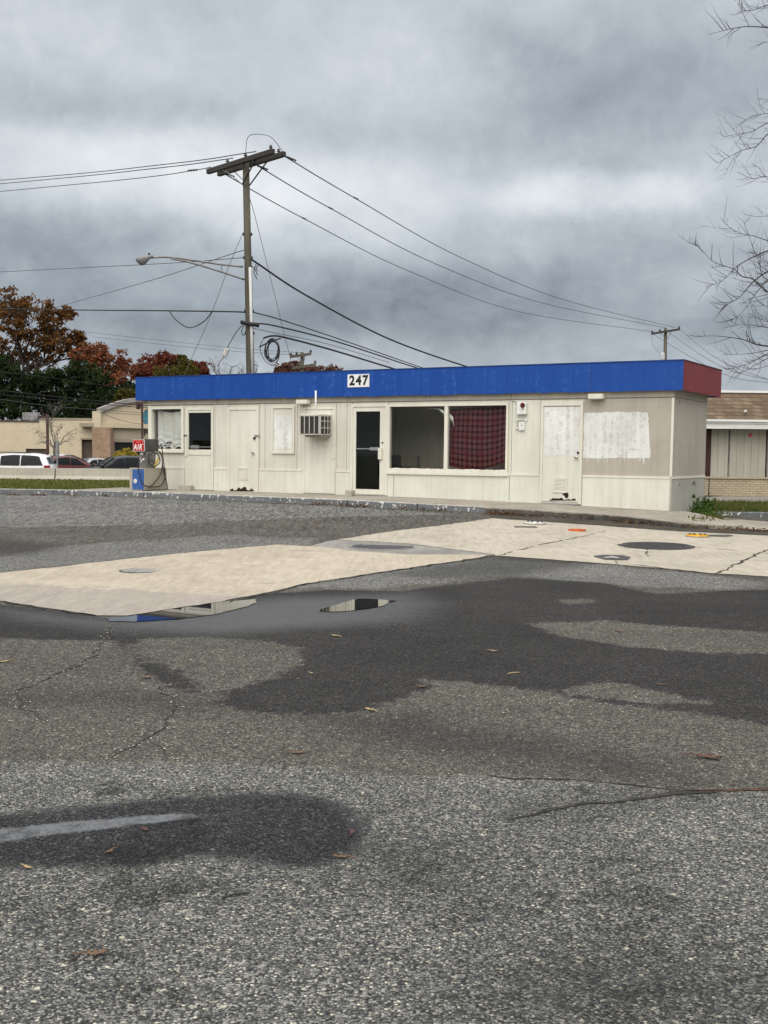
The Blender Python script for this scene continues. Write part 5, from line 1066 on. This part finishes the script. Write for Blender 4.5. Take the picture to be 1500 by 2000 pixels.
v=[(-.1,-.6,zfa1+.002),(Lm,-.6,zfa1+.002),(Lm,.35,ztop),(-.1,.35,ztop),(-.1,.4,zfa1+.002),(Lm,.4,zfa1+.002)]
MB().add(v,[(0,1,2,3),(0,3,4),(1,5,2),(3,2,5,4),(0,4,5,1)]).build('shingle_mansard',shing,mb_)
MB().box(-.15,.3,ztop+.002,Lm,.6,ztop+.075).build('ridge_cap',M('ridge_white',(.72,.72,.70)),mb_)
MB().box(0,.6,-.3,Lm,10,ztop-.1).build('rear_block',pan,mb_)
lx=xr(1444); lz=zr(804,RY-.4); MB().lathe([(.02,0),(.05,.02),(.055,.05),(.03,.08),(.001,.085)],(lx,-.42,lz),12,'y').build('flood_light',M('lamp_pale',(.6,.6,.56),(.3,.3,.28),scale=(20,20,20)),mb_,smooth=True)
MB().lathe([(.055,0),(.06,.01),(.001,.012)],(xr(1466),.084,zr(850)),5,'y').build('red_decal',M('decal_red',lin(200,40,60),lin(230,120,130),scale=(9,9,9)),mb_)
MB().tube([(xr(1387),.0,-.2),(xr(1387),-.02,zbr+.2)],.012,6).build('pipe',rustm,mb_)
# pavement, grass and kerb to the right of the shop
pz=lambda x,y:-.235
MB_p=[(XR(1310),29.9),(40,29.9),(40,35.98),(XR(1310),35.98)]
sheet('pavement',MB_p,0,M('right_pavement',(.26,.235,.195),(.17,.155,.13),scale=(.35,1.6,1),rough=.9),zf=pz,depth=.3,step=3)
KR=[onY(1366,997,25.3),onY(1500,1003.5,25.3)]
ka,kb=np.array([7.0,25.32]),np.array([30.,25.1])
zt_k=-.235
kn=0
for i in range(7):
    a=ka+(kb-ka)*i/7; b=ka+(kb-ka)*(i+1)/7
    o=MB().box(0,-.07,-.35,float(np.linalg.norm(b-a))-.02,.07,0).build('kerb_stone',kerbm,None,bevel=.02,loc=(a[0],a[1],zt_k)); o.rotation_euler=(0,0,math.atan2(b[1]-a[1],b[0]-a[0]))
    tag(o,['grey kerb stone beside the weeds right of the store','grey kerb stone at the right edge in front of the grass'][i] if i<2 else 'grey kerb stone beyond the right edge of the photo','kerb','kerb stones right of the store')
gr=[(6.4,24.4),(7.0,25.4),(30,25.18),(30,29.88),(8.,29.88),(7.5,27)]
gzr_=lambda x,y:-.215
sheet('grass_bank',gr,0,M('green_soil',(.045,.06,.018),(.07,.075,.03),rough=.95),zf=gzr_,depth=.3,step=3)
grass('grass',[(6.6,24.6),(7.0,25.42),(12,25.35),(12,29.8),(8,29.8)],9000,.11,gzr_,.012,1.3)

# ------------------------------------------------------------------ trees, weeds, leaves
barkm=PAINT('bark',(.085,.065,.05),(.055,.042,.033),(.13,.11,.09)); barkg=PAINT('grey_bark',(.13,.115,.10),(.085,.075,.066),None); twigm=PAINT('twig_bark',(.060,.050,.047),(.045,.038,.035),None)
def limb(mb,a,b,r0,r1,wob,n=7,seg=6):
    a=Vector(a);b=Vector(b);P=[];L=(b-a).length
    for i in range(seg+1):
        k=i/seg; p=a.lerp(b,k)+Vector((random.gauss(0,wob),random.gauss(0,wob),random.gauss(0,wob)))*math.sin(math.pi*k)*L; p.z+=.10*L*math.sin(math.pi*k); P.append(p)
    mb.tube(P,[r0+(r1-r0)*i/seg for i in range(seg+1)],n); return P
def tree(name,label,cat,px,Y,blobs,leafm,dens=1.,size=.34,bark=None,trunk=.28,twigs=True,elong=1.,group=None,dz=3.2,droop=0):
    """blobs: crown lobes as (px,py,rx,ry) in the photograph at distance Y"""
    x=float(onY(px,880,Y)[0]); z=float(zg(x,Y)); B=np.array([x,Y,z]); g=thing(name,label,cat,B,0,group); mb=MB(); sc_=Y/F
    lobes=[]
    for (bx_,by_,rx,ry) in blobs:
        c=onY(bx_,by_,Y)-B; lobes.append((c+np.array([0,random.uniform(-1,1)*min(dz,rx*sc_*1.3),0]),rx*sc_,ry*sc_))
    zs=[c[2] for c,_,_ in lobes]; low=min(c[2]-r_ for c,_,r_ in lobes); fork=max(.35*max(zs),min(low,.5*max(zs)))
    topc=max(lobes,key=lambda q:q[0][2]); ft=Vector((float(np.mean([c[0] for c,_,_ in lobes]))*.35,0,fork))
    mb.tube([(0,0,-.3),(0,0,.25),tuple(ft*.5),tuple(ft)],[trunk*1.5,trunk*1.1,trunk*.9,trunk*.75],10)
    pts=[];
    for c,rx,rz in lobes:
        P=limb(mb,ft,c,trunk*.34,trunk*.09,.09)
        for _ in range(7 if twigs else 3):
            s_=P[random.randint(3,len(P)-1)]; u=rng.normal(size=3); u/=np.linalg.norm(u); e=c+u*np.array([rx,rx,rz])*random.uniform(.6,1.05); Q=limb(mb,s_,e,trunk*.13,trunk*.03,.10,5,4)
            if twigs:
                for _ in range(4):
                    u2=rng.normal(size=3); limb(mb,Q[random.randint(1,4)],Vector(e)+Vector(u2)*min(rx,rz)*.33,trunk*.045,trunk*.015,.1,4,3)
        # leaf sprays: small knots of leaves scattered through the lobe, denser at its rim, leaving gaps
        nk=int(31*dens); u=rng.normal(size=(nk,3)); u/=np.linalg.norm(u,axis=1)[:,None]; k=u*(.25+1.0*rng.random((nk,1))**.55+.22*rng.random((nk,1))**4)*np.array([rx,rx*1.05,rz])*(.78+.3*rng.random((nk,1)))+c
        for q in k:
            m_=rng.integers(18,46); pts.append(q+rng.normal(size=(m_,3))*np.array([.5,.5,.30])*min(rx,1.6)*.30)
    mb.build('trunk',bark or barkm,g)
    if leafm is None: return g
    C=np.concatenate(pts); n=len(C); a=rng.normal(size=(n,3)); a/=np.linalg.norm(a,axis=1)[:,None]; b=np.cross(a,rng.normal(size=(n,3))); b/=np.linalg.norm(b,axis=1)[:,None]
    s_=.68*size*rng.uniform(.5,1.25,(n,1)); a=a*s_*elong*.5; b=b*s_*.5/elong**.5
    if droop: C[:,2]-=droop*rng.random(n)
    quads('crown',np.stack([C-a,C-b*.8+a*.1,C+a,C+b*.8+a*.1],1),leafm,g)
    return g
oakl=LEAF('brown_oak_leaves',(.05,.024,.010),(.135,.066,.024),(.26,.14,.05),.3); rustl=LEAF('rust_leaves',(.08,.030,.016),(.20,.072,.036),(.30,.13,.065),.3); redl_=LEAF('dark_red_leaves',(.065,.02,.014),(.15,.045,.028),(.22,.085,.05),.3)
pinel=LEAF('pine_needles',(.009,.016,.007),(.022,.036,.014),(.055,.075,.030),.2); olive=LEAF('olive_leaves',(.04,.05,.012),(.085,.08,.022),(.13,.105,.03)); dullr=LEAF('dull_red_leaves',(.06,.03,.02),(.13,.06,.045),(.18,.10,.075))
weedl=LEAF('weed_leaves',(.03,.06,.012),(.065,.12,.025),(.13,.19,.05)); yell=LEAF('yellow_leaves',(.20,.16,.03),(.38,.29,.05),(.5,.42,.10))
tree('oak_tree','large brown oak with sparse orange brown leaves at the left edge','tree',45,108,[(10,590,32,24),(75,612,36,24),(110,635,30,22),(30,640,40,28),(70,665,42,26),(120,672,30,22),(5,690,36,28),(60,700,38,22),(150,660,20,15),(128,615,18,12),(40,606,22,16),(-45,600,40,34),(-50,660,40,40),(158,690,20,18)],oakl,1.0,.42,trunk=.42)
tree('maple_tree','rust red tree between the brown oak and the blue fascia','tree',205,104,[(190,690,24,17),(165,700,22,18),(215,705,26,20),(240,720,22,16),(190,725,34,20),(230,745,26,18),(170,745,24,18),(225,770,24,18),(198,765,24,18),(250,755,14,16)],rustl,1.15,.36,trunk=.3)
tree('red_oak_tree','dark red tree just above the left end of the fascia','tree',318,112,[(300,706,26,13),(330,702,20,11),(285,722,20,14),(320,728,30,14),(270,730,14,14),(345,715,14,9)],redl_,1.2,.36,trunk=.3)
tree('red_oak_tree','small dark red tree right of the green one above the fascia','tree',390,112,[(388,716,16,11),(398,730,14,10),(376,728,12,10)],redl_,1.1,.34,trunk=.25)
tree('young_tree','olive green tree among the red trees above the fascia','tree',345,106,[(358,718,17,13),(340,732,26,12),(372,732,20,12),(318,738,20,9),(356,702,7,8)],olive,1.25,.34,trunk=.25)
for px,Y,bl,lb in ((10,98,[(0,715,30,22),(30,742,34,22),(-20,745,34,26),(5,770,40,22),(25,795,36,24),(-40,790,40,30)],'dark green pine at the left edge below the oak'),(85,100,[(75,748,30,16),(105,735,26,16),(70,775,36,20),(115,768,36,20),(90,800,40,22)],'dark pine behind the bare street tree'),
    (165,99,[(150,722,26,16),(185,740,28,16),(150,752,34,18),(195,770,36,18),(155,785,40,20),(140,805,36,18),(195,800,34,18),(235,790,26,16)],'broad dark pine behind the strip mall roof'),(262,103,[(255,765,16,18),(262,790,22,18)],'dark pine partly hidden by the left end of the fascia')):
    tree('pine_tree',lb,'tree',px,Y,bl,pinel,1.5,.34,trunk=.28,elong=2.0,group='pines behind the strip mall',dz=1.6)
tree('maple_tree','olive yellow shrubby tree right under the fascia corner','tree',250,97,[(252,772,16,12),(240,785,14,12)],olive,1.,.34,trunk=.2)
tree('red_oak_tree','low dull red tree right of the utility pole','tree',610,112,[(560,718,20,8),(600,722,24,8),(640,724,24,7),(575,712,12,6),(545,726,12,7)],dullr,1.2,.32,trunk=.25)
tree('bare_tree','bare grey tree left of the utility pole above the fascia','tree',455,110,[(455,718,26,14),(430,722,18,12),(418,706,10,16),(475,726,16,9)],None,1,bark=barkg,trunk=.22)
tree('bare_tree','bare grey tree right behind the utility pole','tree',502,110,[(505,716,22,16),(520,728,14,9),(490,724,14,12)],None,1,bark=barkg,trunk=.2)
tree('street_tree','small bare street tree in front of the tan wall','tree',106,72,[(70,845,26,14),(95,830,16,22),(118,828,18,22),(145,845,24,16),(85,862,26,10),(130,862,26,12),(112,800,26,26),(88,812,20,22)],None,1,bark=barkg,trunk=.10,dz=1.)
g=tree('yellow_bush','yellow leafed bush in front of the strip mall window','bush',243,78,[(232,888,8,6),(244,884,10,7),(256,888,8,6),(238,893,12,6)],yell,.8,.20,trunk=.04,twigs=False,dz=.4)

# bare tree at the right, its trunk beyond the frame
tY=19.5; tb=np.array([11.2,tY+.6,float(zg(11.2,tY))]); g=thing('bare_tree','large bare tree reaching in from the right edge of the photo','tree',tb); mb=MB()
ft=Vector((-.2,0,3.4)); mb.tube([(0,0,-.3),(0,0,.3),(-.1,.05,1.8),tuple(ft)],[.30,.21,.18,.16],12)
mb.tube(spl([ft,(-.35,.1,5.5),(-.2,.1,8.),(-.5,0,10.5)]),[.15-.135*i/24 for i in range(25)],8)
def bpx(x,y,dY=0): return Vector(onY(x,y,tY+dY)-tb)
def twig(p,d,L,r,depth):
    d=Vector(d).normalized(); P=[Vector(p)]; up_=random.uniform(.15,.45); n=5
    for i in range(n):
        d=(d+Vector((random.gauss(0,.07),random.gauss(0,.07),random.gauss(0,.06)+up_*.14))).normalized(); P.append(P[-1]+d*L/n)
    mb.tube(P,[r*(1-.75*i/n) for i in range(n+1)],4)
    if depth>0:
        for i in range(1,n+1):
            if random.random()<.8: 
                q=d.cross(Vector((random.gauss(0,1),random.gauss(0,1),random.gauss(0,1)))).normalized(); twig(P[i],d*.75+q*.65,L*random.uniform(.28,.5),r*.5,depth-1)
LIMBS=[ # (start on the trunk, then the course of each bough in the photograph), thickness
 ([(1500,54),(1455,52),(1420,58),(1385,67)],3.9,.020),([(1500,82),(1478,88)],4.2,.010),([(1500,10),(1470,20),(1450,18),(1443,5)],4.6,.014),
 ([(1500,195),(1480,192)],3,.008),([(1500,222),(1470,226),(1448,240)],3,.012),([(1500,240),(1470,256),(1440,262),(1412,268)],2.8,.014),([(1500,262),(1478,285),(1448,294),(1425,306),(1402,318)],2.7,.016),
 ([(1500,345),(1468,348),(1440,336)],2.6,.012),([(1500,350),(1485,330),(1468,320)],2.6,.008),([(1500,422),(1478,423),(1456,419)],2.3,.010),
 ([(1500,490),(1465,505),(1440,520),(1420,540),(1405,552),(1378,559)],2.,.018),([(1500,530),(1470,552),(1445,580),(1425,592),(1405,604)],1.9,.022),([(1500,570),(1470,545),(1450,540),(1432,525),(1395,512),(1372,490),(1355,474)],1.9,.018),
 ([(1500,548),(1475,575),(1450,610),(1425,628)],1.8,.018),([(1500,470),(1470,460),(1445,455),(1420,440),(1407,424)],2.1,.012),([(1490,540),(1482,510),(1470,480),(1458,450),(1453,434)],2.,.012),
 ([(1500,640),(1475,636),(1450,634),(1425,636)],1.4,.014),([(1500,676),(1475,672),(1455,664),(1420,658),(1390,656),(1368,657)],1.2,.022),([(1500,684),(1470,690),(1440,692),(1412,692)],1.,.014),([(1500,692),(1470,706),(1445,716),(1420,722)],.9,.016),([(1500,628),(1478,620),(1460,612)],1.5,.010),([(1500,715),(1480,720),(1460,722)],.8,.012),
 ([(1500,515),(1480,498),(1462,490)],2.,.012),([(1500,600),(1485,590),(1470,575)],1.6,.012),([(1500,700),(1478,712),(1455,724),(1440,730)],.9,.014)]
for bp_,h0_,r0 in LIMBS:
    h=3.0+max(0,(720-bp_[0][1])/720*4.6); st=Vector((-.25,0,h)); dY=random.uniform(-1.2,1.2)
    P=[st]+[bpx(x,y,dY*(1-.25*i/len(bp_))) for i,(x,y) in enumerate(bp_)]; e_=P[1]; tg=(P[1]-P[2]).normalized() if len(P)>2 else Vector((1,0,0)); L_=(e_-st).length; P[1:1]=[st.lerp(e_,.45)+Vector((0,0,.12))+tg*L_*.06,st.lerp(e_,.72)+tg*L_*.08,st.lerp(e_,.88)+tg*L_*.05,st.lerp(e_,.96)+tg*L_*.015]; Q=spl(P,5); n=len(Q)
    mb.tube(Q,[max(.0035,(r0*1.5)*(1-i/n)**1.6+r0*.34*(1-.65*i/n)) for i in range(n)],5)
    for i in range(14,n):
        for _ in range(2):
            if random.random()<.30:
                d=(Q[i]-Q[i-1]).normalized(); q=d.cross(Vector((random.gauss(0,1),random.gauss(0,1),random.gauss(0,1)))).normalized(); twig(Q[i],d*.6+q*.7+Vector((0,0,.25)),random.uniform(.10,.50),min(.006,r0*.30),1 if random.random()<.4 else 0)
for k in range(14):                                      # boughs on the other sides, out of the photograph
    a=random.uniform(-1.9,1.5); h=random.uniform(3.2,8.5); d=Vector((math.cos(a),math.sin(a),.5)); P=[Vector((-.2,0,h)),Vector((-.2,0,h))+d*1.2,Vector((-.2,0,h))+d*2.4+Vector((0,0,.3))]; Q=spl(P,5); mb.tube(Q,[.05*(1-.8*i/len(Q)) for i in range(len(Q))],5)
    for i in range(4,len(Q)): twig(Q[i],d+Vector((random.gauss(0,.6),random.gauss(0,.6),.3)),random.uniform(.5,1.1),.012,1)
mb.build('trunk',twigm,g)

# weeds and litter
def weed(name,label,cat,pxs,n,size,h,leafm,Yr,zf,grp=None,spread=.22):
    P=[]
    for (x,y) in pxs:
        c=gpt(x,y); 
        P.append(c)
    B=P[0]; B=np.array([B[0],B[1],float(zf(B[0],B[1]))]); g=thing(name,label,cat,B,0,grp); st=MB(); C=[]
    for c in P:
        for _ in range(6):
            a=random.uniform(0,6.28); d=np.array([math.cos(a)*spread*random.random(),math.sin(a)*spread*random.random(),0]); b0=c+d*.4; b0[2]=float(zf(b0[0],b0[1])); tip=c+d*1.5; tip[2]=b0[2]+h*random.uniform(.4,1.)
            st.tube([tuple(b0-B),tuple((b0+tip)/2-B+np.array([0,0,.03])),tuple(tip-B)],[.008,.006,.003],4)
            for _ in range(n):
                k=random.uniform(.15,1.05); C.append(b0+(tip-b0)*k-B+rng.normal(size=3)*np.array([.10,.10,.06]))
    st.build('stem',weedst,g); C=np.array(C); m_=len(C); a=rng.normal(size=(m_,3))*np.array([1,1,.5]); a/=np.linalg.norm(a,axis=1)[:,None]; b=np.cross(a,rng.normal(size=(m_,3))); b/=np.linalg.norm(b,axis=1)[:,None]; s_=size*rng.uniform(.5,1.2,(m_,1))
    C[:,2]=np.maximum(C[:,2],.01); quads('leaves',np.stack([C-a*s_*.6,C-b*s_*.4,C+a*s_*.6,C+b*s_*.4],1),leafm,g); return g
weedst=M('weed_stem',(.07,.09,.03),(.12,.10,.05))
wz=lambda x,y: max(float(zg(x,y)),-.30)
weed('weed_clump','tall green weed growing against the right corner of the store','weed',[(1327,1003),(1322,1004),(1332,1001)],85,.085,.52,weedl,0,wz)
weed('weed_clump','leafy green weed clump between the store wall and the kerb','weed',[(1345,1001),(1356,1000),(1365,1003),(1352,1005),(1338,1006)],75,.08,.34,weedl,0,wz)
weed('weed_clump','low trailing weed at the end of the right kerb','weed',[(1376,1008),(1366,1010)],50,.06,.14,weedl,0,wz)
weed('creeping_weed','creeping weed spreading over the edge of the ramp','weed',[(1362,1024),(1378,1021),(1392,1018),(1402,1015),(1370,1027),(1386,1024)],30,.05,.09,LEAF('creeper_leaves',(.03,.05,.012),(.08,.11,.03),(.22,.16,.06)),0,zg)
deadl=LEAF('dead_leaves',(.035,.014,.008),(.10,.045,.02),(.26,.17,.08),.15)
def litter(name,path,n,width,size=.05,up=.03):
    P=[gpt(*q) for q in path]; C=[]
    L=[np.linalg.norm(b-a) for a,b in zip(P,P[1:])]; tot_=sum(L)
    for _ in range(n):
        k=random.random()*tot_; i=0
        while i<len(L)-1 and k>L[i]: k-=L[i]; i+=1
        q=P[i]+(P[i+1]-P[i])*(k/L[i]); s_=-GY*random.gauss(0,width); q=q+s_+np.array([random.gauss(0,.05),0,0]); q[2]=float(zg(q[0],q[1]))+.008+abs(random.gauss(0,up)); C.append(q)
    C=np.array(C); m_=len(C); a=rng.normal(size=(m_,3))*np.array([1,1,.35]); a/=np.linalg.norm(a,axis=1)[:,None]; b=np.cross(a,rng.normal(size=(m_,3))*np.array([.5,.5,1])); b/=np.linalg.norm(b,axis=1)[:,None]; s_=size*rng.uniform(.5,1.2,(m_,1))
    return tag(quads(name,np.stack([C-a*s_*.6,C-b*s_*.35,C+a*s_*.6,C+b*s_*.35],1),deadl),kind='stuff')
litter('leaf_litter',[(12,967),(45,968)],60,.05); litter('leaf_litter',[(62,968),(86,969)],60,.05); litter('leaf_litter',[(126,968),(145,969)],30,.04); litter('leaf_litter',[(185,968),(212,969)],110,.06)
litter('leaf_litter',[(605,986),(640,987),(720,991)],220,.05); litter('leaf_litter',[(780,994),(870,999)],60,.04)
litter('leaf_litter',[(960,1003),(1010,1006),(1060,1008),(1130,1012),(1190,1016)],900,.17); litter('leaf_litter',[(1190,1018),(1260,1024),(1340,1030),(1420,1034),(1510,1040)],520,.12); litter('leaf_litter',[(1345,1030),(1378,1026)],130,.10,.06)
soil=M('wet_soil',(.035,.028,.02),(.06,.05,.035),scale=(3,3,3),rough=.95,bump=.6,bscale=25)
sheet('soil_strip',jag(gxy([(942,1003),(1010,1003),(1100,1006),(1200,1013),(1330,1027),(1420,1031),(1520,1038),(1900,1060),(1900,1076),(1500,1045),(1330,1037),(1150,1024),(1040,1016),(960,1010)]),.2,.03,41),.004,soil)
sheet('apron',gxy([(1350,1018),(1375,1009),(1500,1020),(1900,1052),(1900,1068),(1500,1037),(1400,1030)]),.010,walkm)
# single fallen oak leaves on the lot
leafm_=M('oak_leaf',(.15,.088,.05),(.09,.052,.03),scale=(30,30,30),rough=.8); leafp=M('pale_leaf',(.42,.31,.17),(.3,.2,.1),scale=(30,30,30),rough=.8); leafr=M('red_leaf',(.12,.05,.038),(.07,.032,.026),scale=(30,30,30),rough=.8)
def oakleaf(px,py,size,m,label,rz=None,stem=True):
    size*=.72 if py<1500 else .9; q=gpt(px,py); pr=[(0,0),(.10,.05),(.20,.20),(.28,.07),(.38,.09),(.48,.30),(.58,.10),(.68,.10),(.76,.22),(.84,.09),(1,0)]
    out=pr+[(x,-y) for x,y in pr[-2:0:-1]]; n=len(out); r=random.Random(int(px*7+py)); cu=r.uniform(.10,.30)
    vs=[((x-.5)*size,y*size*1.1,.004+size*cu*(abs(x-.5)**1.5+abs(y)*1.1*r.uniform(.6,1.2))) for x,y in out]+[((k-.5)*size,0,.004+size*.03) for k in (.1,.3,.5,.7,.9)]
    m0=n; fs=[]; half_=len(pr)
    for i in range(half_-1):
        a=min(4,int(out[i][0]*5)); b=min(4,int(out[i+1][0]*5)); fs.append((i,i+1,m0+a)); 
        if a!=b: fs.append((i+1,m0+b,m0+a))
        i2=(n-i)%n; j2=n-i-1; fs.append((j2 if j2!=half_-1 else half_-1,i2,m0+a))
        if a!=b: fs.append((m0+b,j2,m0+a))
    o=MB(); o.add(vs,fs)
    if stem: o.tube([(-.5*size,0,.004+size*.1),(-.95*size,.06*size,.006)],.0025,4)
    ob=o.build('fallen_leaf',m,None,loc=(q[0],q[1],q[2]+.002)); ob.rotation_euler=(0,0,r.uniform(0,6.28) if rz is None else rz); return tag(ob,label,'leaf','fallen leaves on the lot')
for a in ((188,1866,.085,leafm_,'large brown oak leaf with a pale stem in the nearest gravel, lower left',.2),(8,1293,.12,leafp,'pale tan leaf at the left edge of the lot near the long crack'),(288,1325,.12,leafm_,'tan oak leaf beside the dark wet tongue left of the dry patch'),(655,1243,.13,leafp,'pale brown leaf below the puddles'),
   (722,1388,.12,leafp,'pale oak leaf at the lower rim of the dark wet area'),(965,1273,.10,leafp,'yellowish leaf on the wet asphalt in mid lot'),(824,1343,.13,leafm_,'brown leaf on the dry tongue in the middle of the lot'),(582,1472,.12,leafm_,'orange brown leaf just above the gravel seam'),(1385,1482,.20,leafr,'reddish brown leaf lying in a damp spot at the right'),
   (664,1676,.075,leafm_,'brown oak leaf at the end of the wet gravel patch'),(688,1628,.055,leafr,'small reddish leaf in the dark wet gravel'),(283,1622,.05,leafr,'tiny red leaf just under the pale wet streak'),(54,1697,.05,leafp,'tiny pale leaf in the gravel at the left'),(1290,1338,.10,leafm_,'brown leaf on the wet asphalt at the right'),(1208,1234,.13,leafm_,'brown leaf on the dry island at the right'),
   (214,1665,.05,leafm_,'tiny tan leaf below the left end of the wet streak'),(608,1316,.06,leafp,'small pale leaf right of the dry patch'),(40,1032,.12,leafp,'pale leaf on the asphalt far left'),(624,1029,.12,leafp,'pale leaf on the dark asphalt above the slab'),(175,1058,.16,leafp,'pale scrap of leaf on the asphalt above the left slab')):
    oakleaf(*a[:5],rz=a[5] if len(a)>5 else None)
for x,y,l in ((1003,1316,'short pale straw on the wet asphalt'),(461,1751,'small black twig in the nearest gravel')):
    q=gpt(x,y); o=MB().tube([(-.05,0,.006),(.0,.008,.008),(.05,0,.006)],.004,5).build('twig',leafp if y<1400 else dark,None,loc=tuple(q)); o.rotation_euler=(0,0,.5); tag(o,l,'twig')
